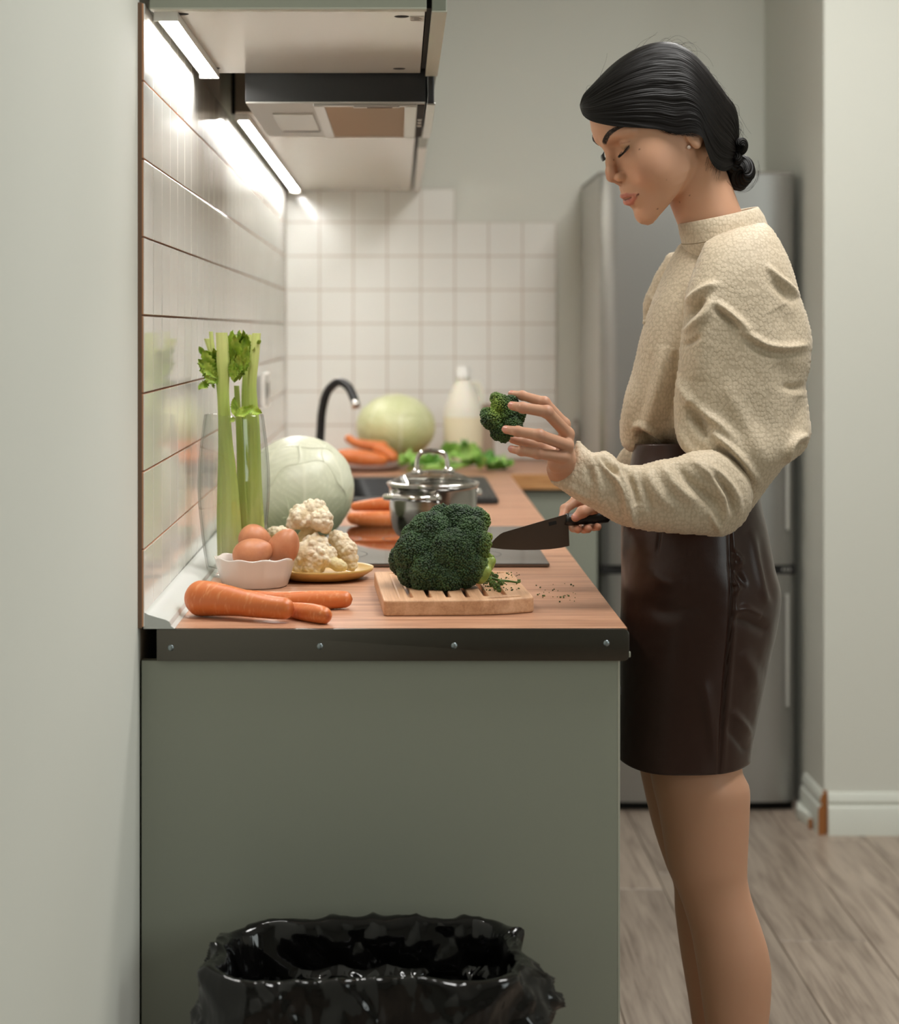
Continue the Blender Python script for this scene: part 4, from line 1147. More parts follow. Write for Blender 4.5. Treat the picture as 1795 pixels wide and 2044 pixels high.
def fb(p):
    d = None
    for c, r in LB:
        q = sphere(p, c, r * 0.985); d = q if d is None else np.minimum(d, q)
    return np.maximum(d, CT + BT + 0.0006 - p[:, 2])
lo = np.min([c - r for c, r in LB], 0) - 0.004; hi = np.max([c + r for c, r in LB], 0) + 0.004
V, Fc = snet(fb, lo, hi, 0.0026, 0)
obj('florets', V, Fc, mat('broccoli_under', srgb(40, 62, 34), 0.8), br_t)
def fs(p):
    d = chain(p, [P(900, 1105, bd0 + .01), P(945, 1120, bd0 - .005), P(968, 1128, bd0 - .012), P(982, 1120, bd0 - 0.015)], [0.024, 0.019, 0.0105, 0.006], 0.01)
    d = smin(d, chain(p, [P(940, 1110, bd0 - .01), P(962, 1092, bd0 - .015), P(972, 1078, bd0 - .015)], [0.016, 0.010, 0.006], 0.01), 0.006)
    d = smin(d, chain(p, [P(935, 1140, bd0 - .02), P(958, 1148, bd0 - .025), P(972, 1140, bd0 - .028)], [0.014, 0.010, 0.007], 0.01), 0.006)
    return d + 0.0012 * noise(p, 120)
V, Fc = snet(fs, P(880, 1170, bd0) - np.array([0, .06, 0]), P(995, 1060, bd0) + np.array([0, .06, 0]), 0.0016, 0)
obj('stem', V, Fc, M_bst, br_t)
LB2 = [(P(x, y, bd0 + dd), r * bd0 / F) for x, y, r, dd in ((975, 1072, 8, -0.015), (972, 1086, 9, -0.015), (966, 1098, 8, -0.02), (978, 1116, 9, -0.012), (972, 1108, 8, -0.014), (982, 1126, 6, -0.012), (962, 1112, 8, -0.02))]
V, Fc, pts = beads(LB2, 0.0012, 1.7, 5)
obj('side_floret', V, Fc, M_bro, br_t, col=bead_col(pts, 3, srgb(60, 96, 36), srgb(140, 158, 58)))
# trimmed sprig and crumbs on the board and worktop
sp = thing('broccoli_sprig', (float(P(1000, 0, 2.86)[0]), 2.86, CT + BT), 'small cut broccoli sprig with a thin stalk lying on the board right of the head', 'broccoli')
zb = CT + BT
def onb(px, py, z=0.003):
    d = (CZ - zb - z) * F / (py - VY); return P(px, py, d)
obj('stalk', *tube(spline([onb(978, 1152, .006), onb(995, 1158, .005), onb(1015, 1160, .004), onb(1034, 1163, .003)], 16), [0.0022] * 8 + [0.0018] * 4 + [0.0014] * 4, 8), mat('sprig_green', srgb(74, 104, 44), 0.5), sp)
LS = [(onb(x, y, z), r * 2.85 / F) for x, y, r, z in ((975, 1156, 7, .005), (984, 1166, 7, .004), (992, 1172, 6, .004), (1000, 1163, 6, .004), (1036, 1160, 3, .003), (980, 1146, 6, .006), (990, 1150, 5, .005), (996, 1178, 4, .003))]
V, Fc, pts = beads(LS, 0.0011, 1.8, 9)
bud = obj('buds', V, Fc, M_bro, sp, col=bead_col(pts, 4, srgb(44, 70, 30), srgb(112, 140, 56)))
bud['kind'] = 'stuff'
rr = np.random.RandomState(12); pl1 = []; cc1 = []
for i in range(112):
    if i < 85: c = onb(965 + 75 * rr.rand() ** 1.1, 1142 + 38 * rr.rand(), 0.0012)
    else:
        y = 1163 + 38 * rr.rand(); x = 1070 + 80 * rr.rand() ** 1.3
        if x < 798 + (1075 - 798) * (y - 640) / 560: continue
        d = (CZ - CT - 0.001) * F / (y - VY); c = P(x, y, d)
    pl1.append(c)
for k in range(9):
    y = 1188 + 5 * rr.rand(); c = P(1118 + 22 * rr.rand(), y, (CZ - CT - 0.001) * F / (y - VY)); pl1.append(c)
pl1 = np.array(pl1); rad = 0.0007 + 0.0011 * rr.rand(len(pl1)) ** 2
V = (pl1[:, None] + rad[:, None, None] * IV[None]).reshape(-1, 3); Fc = (np.arange(len(pl1))[:, None, None] * 12 + IF[None]).reshape(-1, 3)
tag(obj('broccoli_crumbs', V, Fc, M_bro, None, col=bead_col(pl1, 6, srgb(50, 66, 30), srgb(96, 110, 46))), 'green broccoli crumbs scattered over board and worktop', 'crumbs', kind='stuff')
# floret in her hand
hf = 2.745
LF = [(P(x, y, hf + dd), r * hf / F) for x, y, r, dd in ((1000, 806, 18, 0.0), (982, 838, 20, -0.004), (1012, 830, 24, 0.004), (1032, 828, 17, 0.004), (1000, 860, 20, -0.002), (1022, 850, 20, -0.004), (974, 828, 14, 0.0), (1020, 804, 14, 0.008), (990, 795, 11, 0.0), (1006, 872, 11, 0.0), (1000, 830, 26, 0.022))]
fl_t = thing('broccoli_floret', P(1004, 884, hf), 'green broccoli floret held up in her left fingers', 'broccoli')
V, Fc, pts = beads(LF, 0.00165, 1.6, 21)
kx = np.exp(-(((pts[:, 0] - P(990, 0, hf)[0]) / 0.010) ** 2 + ((pts[:, 2] - P(0, 812, hf)[2]) / 0.016) ** 2)) * 0.9
obj('crown', V, Fc, M_bro, fl_t, col=bead_col(pts, 8, srgb(24, 46, 20), srgb(64, 98, 38), srgb(150, 176, 72), kx))
def ff_(p):
    d = None
    for c, r in LF:
        q = sphere(p, c, r * 0.98); d = q if d is None else np.minimum(d, q)
    return d
V, Fc = snet(ff_, np.min([c - r for c, r in LF], 0) - .004, np.max([c + r for c, r in LF], 0) + .004, 0.0022, 0)
obj('florets', V, Fc, bpy.data.materials['broccoli_under'], fl_t)
obj('stem', *tube(spline([P(1010, 830, hf + .02), P(1016, 845, hf + .035), P(1020, 858, hf + .045)], 10), [.010, .010, .0095, .009, .009, .009, .0085, .008, .008, .008], 14), M_bst, fl_t)

# ---------------------------------------------------------------- far worktop: bottle, carton, greens
bt = thing('plastic_bottle', (float(P(928, 0, 5.62)[0]), 5.62, CT), 'white handled plastic bottle with pale filling on the far worktop', 'bottle')
bx_ = P(925, 0, 5.62)[0]
pr = [(0.0, 0.0), (0.048, 0.0), (0.053, 0.004), (0.054, 0.012), (0.054, 0.150), (0.052, 0.165), (0.040, 0.198), (0.030, 0.222), (0.024, 0.236), (0.019, 0.245), (0.019, 0.252), (0, 0.252)]
mb, nt, b = newmat('milky_plastic'); b.inputs['Base Color'].default_value = srgb(236, 232, 218); b.inputs['Roughness'].default_value = 0.35
b.inputs['Subsurface Weight'].default_value = 0.2
V, Fc = lathe(pr, 48, (bx_, 5.62, CT + 0.0005)); V[:, 1] = (V[:, 1] - 5.62) * 0.85 + 5.62
obj('body', V, Fc, mb, bt)
V, Fc = lathe([(0, 0.283), (0.017, 0.283), (0.0195, 0.279), (0.0195, 0.253), (0.021, 0.252), (0.021, 0.247), (0.0, 0.247)], 32, (bx_, 5.62, CT))
obj('cap', V, Fc, M_white, bt)
V, Fc = tube(spline([(bx_ + 0.022, 5.62, CT + 0.235), (bx_ + 0.042, 5.62, CT + 0.232), (bx_ + 0.052, 5.62, CT + 0.205), (bx_ + 0.05, 5.62, CT + 0.172)], 20), 0.0075, 12)
obj('handle', V, Fc, mb, bt)
V, Fc = lathe([(0.0545, 0.02), (0.0548, 0.021), (0.0548, 0.139), (0.0545, 0.14)], 48, (bx_, 5.62, CT)); V[:, 1] = (V[:, 1] - 5.62) * 0.85 + 5.62
obj('contents_band', V, Fc, mat('pale_liquid', srgb(232, 220, 190), 0.4), bt)
ctn = thing('storage_jar', (float(P(968, 0, 5.70)[0]), 5.74, CT), 'brownish square storage jar half hidden behind the white bottle', 'jar')
jx = P(958, 0, 5.76)[0]
bx('body', (jx - 0.045, 5.72, CT + 0.0005), (jx + 0.040, 5.80, CT + 0.158), mat('taupe_card', srgb(178, 158, 138), 0.5), ctn, 0.006, 3)
bx('lid', (jx - 0.046, 5.719, CT + 0.158), (jx + 0.041, 5.801, CT + 0.172), mat('taupe_lid', srgb(158, 136, 118), 0.5), ctn, 0.004, 3)
gl = thing('lettuce_bunch', (float(P(900, 0, 5.42)[0]), 5.42, CT), 'bunch of bright green curly leaves lying on the far worktop', 'greens')
rl = np.random.RandomState(31); kk = 0
def frill(c, r, seed):
    """one curly leaf: a ruffled fan"""
    rs = np.random.RandomState(seed); nu, nv = 9, 30
    u = np.linspace(0.08, 1, nu); v = np.linspace(-1.5, 1.5, nv)
    U, Vv = np.meshgrid(u, v, indexing='ij')
    ph = rs.rand() * 6
    X = U * np.sin(Vv); Y = U * np.cos(Vv); Zz = 0.22 * U ** 2 * np.sin(7 * Vv + ph) + 0.10 * U * np.sin(15 * Vv + ph) + 0.3 * U ** 2
    R_ = Matrix.Rotation(rs.rand() * 6.28, 3, 'Z') @ Matrix.Rotation(rs.uniform(-0.2, 1.1), 3, 'X')
    V = np.stack([X, Y, Zz], -1).reshape(-1, 3) * r @ np.array(R_).T
    V[:, 2] = np.maximum(V[:, 2] + c[2], CT + 0.002) - c[2]
    return V + c, [tuple(f) for f in grid_faces(nu, nv)]
M_let = [mat('lettuce_%d' % i, c, 0.5, Subsurface_Weight=0.0, noise=((35, 35, 35), c, e)) for i, (c, e) in enumerate(((srgb(84, 142, 44), srgb(140, 190, 80)), (srgb(62, 118, 34), srgb(110, 164, 60)), (srgb(120, 172, 68), srgb(170, 206, 110))))]
for px, py, r in ((802, 932, 22), (812, 930, 24), (825, 925, 26), (845, 930, 24), (860, 930, 22), (875, 922, 24), (905, 915, 30), (915, 895, 20), (930, 918, 28), (950, 928, 26), (970, 925, 26), (985, 930, 26), (1000, 935, 24), (1008, 938, 18), (958, 938, 24), (900, 935, 26), (990, 945, 18), (830, 940, 18), (940, 905, 18), (1005, 928, 16)):
    d = 5.38 + 0.12 * rl.rand(); s = d / F
    c = P(px, py, d); c[2] = max(c[2], CT + 0.004)
    V, Fc = frill(c, r * s * 1.15, kk); obj('leaf', V, Fc, M_let[kk % 3], gl); kk += 1
for px in (850, 870, 890): obj('stem', *tube([P(px, 935, 5.38), P(px + 50, 925, 5.42)], [0.009, 0.006], 10), M_cel if False else M_let[2], gl)

# ---------------------------------------------------------------- knife
kd = 2.925
kn = thing('kitchen_knife', P(1050, 1070, kd), 'dark-bladed kitchen knife held in her right hand above the board', 'knife')
bl = [(978.5, 1093), (981, 1085), (985, 1079), (991, 1072.5), (998, 1066.5), (1005, 1062.5), (1050, 1049.5), (1100, 1035), (1132, 1026), (1134.5, 1029), (1137, 1089.5), (1120, 1093.5), (1098, 1096.3), (1070, 1097.8), (1040, 1098), (1005, 1096.5)]
Vb = []
for dd in (-1, 1):
    for x, y in bl:
        th = 0.0011 * np.clip((1098 - y) / 40, 0.08, 1)
        p = P(x, y, kd); p[1] += dd * th; Vb.append(p)
nb_ = len(bl); Fb = [tuple(range(nb_))[::-1], tuple(range(nb_, 2 * nb_))] + [(i, (i + 1) % nb_, nb_ + (i + 1) % nb_, nb_ + i) for i in range(nb_)]
M_blade = mat('dark_coated_steel', (0.10, 0.082, 0.07, 1), 0.34, 0.8)
bld = obj('blade', Vb, Fb, M_blade, kn, sharp=20)
q = [(1095, 1042.5), (1110.5, 1039.5), (1111.5, 1046), (1096, 1050)]
Vq = [P(x, y, kd) - np.array([0, 0.00125, 0]) for x, y in q] + [P(x, y, kd) - np.array([0, 0.0009, 0]) for x, y in q]
obj('maker_mark', Vq, [(0, 1, 2, 3), (4, 7, 6, 5)] + [(i, i + 4, (i + 1) % 4 + 4, (i + 1) % 4) for i in range(4)], M_dark, bld, smooth=False)
hpth = [P(1129, 1036, kd), P(1138, 1037, kd + .002), P(1160, 1035, kd + 0.006), P(1190, 1032, kd + .012), P(1216, 1030, kd + .018)]
V, Fc = tube(spline(hpth, 24), np.interp(np.linspace(0, 1, 24), [0, .1, .3, .7, .95, 1], [.0085, .0095, .0088, .0098, .010, .006]), 16)
obj('handle', V, Fc, mat('knife_handle', srgb(20, 19, 19), 0.4), kn)

# ---------------------------------------------------------------- waste bin with a black bag
bn = thing('waste_bin', (-0.03, 2.41, 0), 'dark plastic waste bin lined with the black bag before the end panel', 'bin')
bX0, bX1, bY0, bY1, bZ = -0.214, 0.134, 2.295, 2.515, 0.529
obj('bucket', *ringloft([ring(bX0 + .03, bX1 - .03, bY0 + .025, bY1 - .025, 0.0, .04), ring(bX0 + .028, bX1 - .028, bY0 + .023, bY1 - .023, 0.004, .04), ring(bX0, bX1, bY0, bY1, bZ - 0.012, .05), ring(bX0 + .002, bX1 - .002, bY0 + .002, bY1 - .002, bZ - .008, .05), ring(bX0 + .004, bX1 - .004, bY0 + .004, bY1 - .004, bZ - .012, .05), ring(bX0 + .034, bX1 - .034, bY0 + .03, bY1 - .03, 0.008, .04)], True), mat('bin_plastic', srgb(60, 62, 58), 0.45), bn, sharp=40)
nu, nv = 150, 560
aa = np.linspace(0, 1, nv, endpoint=False)
base = ring(bX0, bX1, bY0, bY1, 0, .05, 10)
_q = np.vstack([base, base[:1]]); _s = np.concatenate([[0], np.cumsum(np.linalg.norm(np.diff(_q, axis=0), axis=1))]); _u = np.linspace(0, _s[-1], nv, endpoint=False)
base = np.stack([np.interp(_u, _s, _q[:, k]) for k in range(3)], 1)
cen = np.array([(bX0 + bX1) / 2, (bY0 + bY1) / 2, 0])
tan = np.roll(base, -1, 0) - np.roll(base, 1, 0); nrm = np.stack([tan[:, 1], -tan[:, 0], 0 * aa], 1); nrm /= np.linalg.norm(nrm, axis=1)[:, None]
pu = np.array([(0.016, 0.20), (0.015, 0.32), (0.013, 0.42), (0.012, 0.49), (0.009, bZ + 0.002), (0.004, bZ + 0.010), (-0.008, bZ + 0.004), (-0.015, bZ - 0.03), (-0.018, 0.44), (-0.028, 0.30), (-0.036, 0.15)])
pu = spline(pu, nu)
U, A = np.meshgrid(np.linspace(0, 1, nu), np.arange(nv), indexing='ij')
Vg = base[None] + nrm[None] * pu[:, None, 0:1]; Vg[..., 2] = pu[:, None, 1]
Q = Vg.reshape(-1, 3)
def ridged(p, s): return np.clip(1 - 2 * np.abs(noise(p, s)) * 1.5, -0.3, 1) ** 2 * 1.15
warp = np.stack([noise(Q, 5), noise(Q + 9, 5), noise(Q + 21, 5)], 1) * 0.10
st = Q + warp
r1 = ridged(st * np.array([1, 1, .45]), 9); r2 = ridged(st * np.array([1, 1, 0.7]) + 4, 21); r3 = ridged(st + 8, 48)
lay = fbm(Q * np.array([1, 1, .6]), 7, 2)
arc = np.tile(_u, nu)
r4 = ridged(np.stack([(arc - 1.1 * Q[:, 2]) * 1.0, Q[:, 2] * .25, 0 * arc + 3.3], 1) + 0.25 * warp, 11)
r5 = ridged(np.stack([(arc + 0.9 * Q[:, 2]) * 1.0, Q[:, 2] * .2, 0 * arc + 7.7], 1) + 0.25 * warp, 14)
disp = 0.010 * (r1 - .3) + 0.004 * (r2 - .3) + 0.0012 * (r3 - .3) + 0.008 * lay + 0.011 * (r4 - .3) + 0.008 * (r5 - .3)
disp = np.clip(disp, -0.004, 0.05)
inn_ = (np.repeat(np.linspace(0, 1, nu), nv) > 0.56)
N3 = np.repeat(nrm[None], nu, 0).reshape(-1, 3).copy(); N3[inn_] *= -1
up_ = np.exp(-((np.repeat(np.linspace(0, 1, nu), nv) - 0.5) / 0.12) ** 2)
N3[:, 2] += up_ * 0.9
disp = np.where(inn_, np.maximum(disp, 0) * 1.6 + 0.003, disp) * (1 - 0.6 * up_ ** 2)
Q = Q + N3 * disp[:, None]
# bunched knot of film at the right-hand corner
ck = np.array([bX1 + 0.006, bY0 + 0.075, bZ - 0.045]); dk_ = np.linalg.norm((Q - ck) / np.array([.05, .07, .06]), axis=1)
kb = np.clip(1 - dk_, 0, 1) ** 0.7 * (~inn_)
Q[:, 0] += kb * (0.030 + 0.022 * ridged(Q * np.array([.6, 1, 1]), 38))
Q[:, 2] += np.clip((Q[:, 1] - 2.45) / .06, 0, 1) * 0.010 * np.clip((Q[:, 0] - bX0) / (bX1 - bX0), 0, 1) * (up_ > .1)
Q[:, 2] += 0.006 * noise(np.stack([Q[:, 0], Q[:, 1], 0 * Q[:, 0]], 1), 9) * up_
wallk = Q[:, 1] > 2.572; Q[wallk, 1] = 2.572
Mbag, nt, b = newmat('black_film')
b.inputs['Base Color'].default_value = srgb(13, 12, 12); b.inputs['Roughness'].default_value = 0.10
tag(obj('bin_bag', Q, grid_faces(nu, nv, False, True)[:, ::-1], Mbag, None), 'crumpled glossy black bin bag folded over the rim of the bin', 'bag')
# ================================================================== the woman
HD = 2.95                                       # depth of the head's middle plane
PSI, TH = radians(16), radians(26)              # face turned a little to the camera, and down
HO = P(1333, 278, HD)                           # midpoint between the ears
fv = np.array([-cos(PSI) * cos(TH), -sin(PSI) * cos(TH), -sin(TH)])
lv = np.array([sin(PSI), -cos(PSI), 0.0])
uv = np.array([-cos(PSI) * sin(TH), -sin(PSI) * sin(TH), cos(TH)])
HM = np.stack([fv, lv, uv], 0)                  # rows: local axes in world
def h2w(q): return HO + (np.asarray(q) * 0.01) @ HM
def w2h(p): return ((np.asarray(p) - HO) @ HM.T) * 100
def pxh(px, py, l):
    """head-local point (cm) seen at a pixel, given its sideways offset l"""
    r = np.array([(px - VX) / F, 1.0, -(py - VY) / F]); o = np.array([0, 0, CZ])
    t = (l * 0.01 + (HO - o) @ lv) / (r @ lv) if False else None
    # solve on the plane  (p-HO).lv = l
    t = (l * 0.01 + (HO - o) @ lv) / (r @ lv)
    return w2h(o + r * t)

# ---- skull sections (cm): u, front, half width, back, widest
SEC = np.array([
    (-9.9, 8.3, 0.6, 7.6, 7.9), (-9.6, 8.7, 1.7, 7.0, 7.8), (-9.1, 9.05, 2.6, 6.1, 7.2), (-8.3, 9.25, 3.5, 4.6, 5.8), (-7.2, 9.25, 4.6, 2.6, 4.2), (-6.0, 9.4, 5.4, 0.8, 2.8),
    (-4.8, 9.7, 5.85, -0.8, 1.8), (-3.4, 9.8, 6.1, -2.5, 1.2), (-2.0, 9.4, 6.35, -5.0, 0.8), (-0.5, 8.95, 6.55, -7.5, 0.6), (1.0, 8.75, 6.6, -8.8, 0.3),
    (2.3, 9.1, 6.55, -9.2, 0.0), (3.4, 9.65, 6.6, -9.4, -0.4), (4.4, 9.95, 6.55, -9.3, -0.8), (6.0, 9.95, 6.35, -8.8, -1.0), (7.7, 9.45, 5.9, -8.0, -1.0),
    (9.2, 7.9, 5.1, -7.0, -0.8), (10.2, 6.0, 4.0, -5.6, -0.6), (11.0, 3.6, 2.6, -3.8, -0.4), (11.6, 1.2, 1.0, -1.4, -0.2)])
def fskull(q):
    f, l, u = q[:, 0], q[:, 1], q[:, 2]
    ii = [np.interp(u, SEC[:, 0], SEC[:, k]) for k in range(1, 5)]
    fr, wd, bk, c = ii
    c = np.clip(c, bk + 0.2, fr - 0.2)
    s = np.where(f > c, (f - c) / (fr - c), (c - f) / (c - bk))
    n = np.where(f > c, np.interp(u, [-9, -6, -4.5, -2.5, 0, 3], [1.95, 1.8, 1.72, 1.85, 2.05, 2.3]), 2.0)
    rho = (np.abs(s) ** n + np.abs(l / wd) ** n) ** (1 / n)
    d = (rho - 1) * np.minimum(wd, np.abs(np.where(f > c, fr - c, c - bk))) * 0.9
    d = np.maximum(d, np.maximum(u - 11.6, -9.9 - u))
    return d
def both(fn, q):
    q = q.copy(); q[:, 1] = np.abs(q[:, 1]); return fn(q)
EYE = np.array([7.05, 3.15, 2.15]); ER = 1.22
LU = [(10.04, 0, -4.62), (9.75, 1.0, -4.60), (8.75, 2.05, -4.88), (8.4, 2.5, -5.02)]
LL = [(9.72, 0, -5.72), (9.45, 1.0, -5.66), (8.65, 2.0, -5.22), (8.4, 2.45, -5.06)]
LG = [(10.25, 0, -5.20), (9.75, 1.2, -5.16), (8.45, 2.55, -5.02)]
def lips_u(q): return chain(q, LU, [.34, .33, .22, .12], .1)
def lips_l(q): return chain(q, LL, [.49, .46, .27, .12], .1)
def fhead(q, lips=True):
    d = fskull(q)
    s = q.copy(); s[:, 1] = np.abs(s[:, 1])
    # cheekbones, brow, eye sockets
    d = smin(d, ellips(s, (5.6, 4.25, -1.5), (2.5, 1.7, 3.0)), 2.2)
    d = smin(d, chain(s, [(9.2, 1.1, 3.95), (8.6, 3.0, 4.4), (6.9, 4.9, 4.0)], [.5, .55, .5], .5), 0.9)
    d = smax(d, -ellips(s, (9.75, 2.75, 2.35), (2.1, 1.6, 1.05)), 1.1)
    # lids: closed-down upper lid over the eyeball, slit below
    lid = sphere(s, EYE, ER + 0.20)
    d = smin(d, lid, 0.35)
    slit = chain(s, [(8.35, 1.95, 1.38), (8.75, 3.0, 1.28), (8.1, 4.4, 1.86)], [0.04, 0.15, 0.05], .02)
    d = smax(d, -slit, 0.10)
    crease = chain(s, [(8.5, 2.0, 2.35), (8.55, 3.1, 2.85), (7.6, 4.5, 2.55)], [0.05, 0.09, 0.04], .02)
    d = smax(d, -crease, 0.22)
    # nose
    nose = chain(q, [(9.05, 0, 3.2), (9.2, 0, 2.1), (9.75, 0, 0.8), (10.3, 0, -0.5), (10.52, 0, -1.25)], [.50, .50, .60, .68, .76], .35)
    d = smin(d, nose, 1.0)
    d = smin(d, ellips(s, (9.65, 1.12, -1.72), (.92, .62, .66)), 0.42)
    d = smin(d, cone(q, (10.35, 0, -1.75), (9.75, 0, -2.7), .34, .36), 0.3)
    d = smax(d, -ellips(s, (9.95, .58, -2.32), (.5, .27, .42)), 0.16)
    d = smax(d, -chain(s, [(9.0, 1.95, -1.2), (9.0, 2.05, -2.0)], [.06, .05], .05), 0.3)
    # mouth
    d = smin(d, ellips(q, (7.4, 0, -4.9), (2.4, 2.7, 2.3)), 0.9)
    d = smax(d, -chain(q, [(10.35, 0, -3.0), (10.35, 0, -4.1)], [.16, .2], .05), 0.45)
    if lips:
        d = smin(d, both(lips_u, q), 0.22)
        d = smin(d, both(lips_l, q), 0.24)
        d = smax(d, -chain(s, LG, [.07, .06, .10], .03), 0.10)
    d = smax(d, -ellips(q, (10.1, 0, -7.15), (.8, 1.7, .36)), 0.5)
    d = smin(d, ellips(q, (8.0, 0, -8.5), (1.35, 1.75, 1.25)), 0.9)
    # ears
    R_ = np.array(Matrix.Rotation(radians(-18), 3, 'Y'))
    ear = ellips(s, (-1.55, 6.95, 0.75), (1.65, .55, 3.05), R_)
    ear = smax(ear, -ellips(s, (-1.35, 7.65, 0.75), (0.95, .62, 1.9), R_), 0.35)
    ear = smin(ear, ellips(s, (-0.72, 7.05, -1.85), (.62, .36, .62)), 0.4)
    ear = smin(ear, ellips(s, (-0.15, 6.7, -0.3), (.42, .5, .6)), 0.3)
    d = smin(d, ear, 0.35)
    return d
def fsurf(l, u):
    fs_ = np.linspace(12.5, 3.0, 400); q = np.stack([fs_, 0 * fs_ + l, 0 * fs_ + u], 1)
    return fs_[np.argmax(fhead(q, False) < 0)]
for A_, dep in ((LU, (0, .05, .06, .05)), (LL, (0, .10, .08, .05)), (LG, (0, -.06, -.03, 0))):
    for i in range(1, len(A_)): A_[i] = (fsurf(A_[i][1], A_[i][2]) - dep[i], A_[i][1], A_[i][2])
NK0, NK1 = P(1372, 318, HD + 0.005), P(1434, 480, HD + 0.02)
NK0h, NK1h = w2h(NK0), w2h(NK1)
def fbust(q):
    d = fhead(q)
    n = cone(q, NK0h, NK1h, 4.75, 4.7)
    # sternomastoid cord running from behind the ear to the collar
    st = cone(q, w2h(P(1416, 310, HD - 0.038)), w2h(P(1400, 470, HD + 0.0)), 1.0, .8)
    n = smin(n, st, 2.2)
    d = smin(d, n, 1.1)
    return d
bl, bh = np.array([-11.5, -8.6, -19.5]), np.array([12.5, 8.6, 13.5])
Vh, Fh = snet(fbust, bl, bh, 0.155, 1, 1.8)
# ---- face colours
def cc(*v): return np.array(srgb(*v)[:3])
SK, SKr, LIP, SKd = cc(206, 158, 128), cc(208, 144, 116), cc(178, 100, 84), cc(150, 100, 80)
def skincol(V): 
    k = np.clip(0.5 + 0.5 * fbm(V, 60, 2), 0, 1)[:, None] * 0.25
    return SK * (1 - k) + SKr * k
sx = Vh.copy(); sx[:, 1] = np.abs(sx[:, 1])
col = np.repeat(SK[None], len(Vh), 0)
def blend(c, to, k): k = np.clip(k, 0, 1)[:, None]; return c * (1 - k) + to * k
col = blend(col, SKr, 0.30 * np.exp(-(((sx - np.array([7.2, 4.4, -2.2])) / np.array([3.2, 2.6, 2.2])) ** 2).sum(1)))
col = blend(col, SKr, 0.5 * np.exp(-(((sx - np.array([10.8, 0, -1.3])) / np.array([1.2, 1.2, 1.0])) ** 2).sum(1)))
col = blend(col, LIP, 0.85 - np.clip(both(lips_u, Vh) - 0.02, 0, 1) / 0.10)
col = blend(col, LIP * 1.12, 0.85 - np.clip(both(lips_l, Vh) - 0.02, 0, 1) / 0.10)
col = blend(col, cc(96, 44, 38), 1.0 - chain(sx, [(LG[0][0] - .2, 0, -5.2), LG[1], LG[2]], [.05, .05, .05], .03) / 0.12)
col = blend(col, cc(146, 112, 76), 0.75 * np.exp(-(((sx - np.array([8.2, 3.2, 2.0])) / np.array([1.4, 1.5, 0.75])) ** 2).sum(1)))
lash = chain(sx, [(8.35, 1.9, 1.45), (8.85, 2.5, 1.42), (8.85, 3.2, 1.45), (8.2, 4.3, 1.98), (7.8, 4.85, 2.3)], [0.03, .06, .09, .09, .02], .02)
col = blend(col, cc(26, 18, 14), 1.2 - np.clip(lash, 0, 9) / 0.22)
col = blend(col, cc(60, 42, 34), 0.7 - np.clip(chain(sx, [(fsurf(l_, u_), l_, u_) for l_, u_ in ((1.3, 3.75), (2.2, 4.35), (3.4, 4.95), (4.4, 5.15), (5.1, 4.95))], [.26, .34, .30, .18, .08], .05), 0, 9) / 0.18)
col = blend(col, SKd, 0.5 - np.clip(chain(sx, [(8.35, 2.1, 2.3), (8.35, 3.1, 2.85), (7.5, 4.5, 2.6)], [0.03, 0.03, 0.03], .02), 0, 9) / 0.25)
for q, r in (((1244, 254 + 46), 0), ((1277, 298), .09), ((1225, 319), .05), ((1313, 417), .08), ((1357, 403), .07), ((1330, 359), .05), ((1377, 390), .08)):
    if r == 0: continue
    # mole on the near side: first hit of the camera ray
    o = np.array([0, 0, CZ]); rd = np.array([(q[0] - VX) / F, 1.0, -(q[1] - VY) / F])
    ts = np.linspace(HD - 0.14, HD + 0.02, 300); dd = fbust(w2h(o + ts[:, None] * rd))
    k = np.argmax(dd < 0)
    c = w2h(o + ts[k] * rd)
    col = blend(col, cc(88, 56, 42), 0.8 - np.clip(np.linalg.norm(Vh - c, axis=1) - r, 0, 9) / 0.09)
BV, BF, BC = [h2w(Vh)], [Fh], [col]

# ---- hands: one smooth blended surface each, five separate fingers
def hand(fingers, palm, kf, h, nails):
    allp = np.vstack([np.array(f[0]) for f in fingers] + [np.array(p[0]) for p in palm])
    def f(p):
        d = None
        for pts, rs, k in palm:
            c = chain(p, pts, rs, k); d = c if d is None else smin(d, c, k)
        df = None
        for pts, rs in fingers:
            c = chain(p, pts, rs, 0.002)
            # knuckle swellings
            for j in range(1, len(pts) - 1): c = smin(c, sphere(p, pts[j], rs[j] * 1.05), 0.003)
            df = c if df is None else np.minimum(df, c)
        d = smin(d, df, kf)
        for c, n, r in nails:                     # nail plates: shallow step pressed in
            q = np.linalg.norm(p - c, axis=1) - r
            d = smax(d, -(q), 0.0008) if False else d
        return d
    V, Fc = snet(f, allp.min(0) - 0.03, allp.max(0) + 0.03, h, 1, 1.5)
    c = skincol(V) * 0.86
    for tip, r in [(np.array(f_[0][-1]), f_[1][-1]) for f_ in fingers]:
        c = blend(c, SKr * 0.95, 0.75 - np.clip(np.linalg.norm(V - tip, axis=1) - r * 1.1, 0, 9) / 0.012)
    for f_ in fingers:
        for j in range(1, len(f_[0]) - 1):
            c = blend(c, SKr * 0.85, 0.45 - np.clip(np.abs(np.linalg.norm(V - np.array(f_[0][j]), axis=1) - f_[1][j]), 0, 9) / 0.006)
    return V, Fc, c
W3 = lambda x, y, d: P(x, y, d)
s_ = 2.72 / F
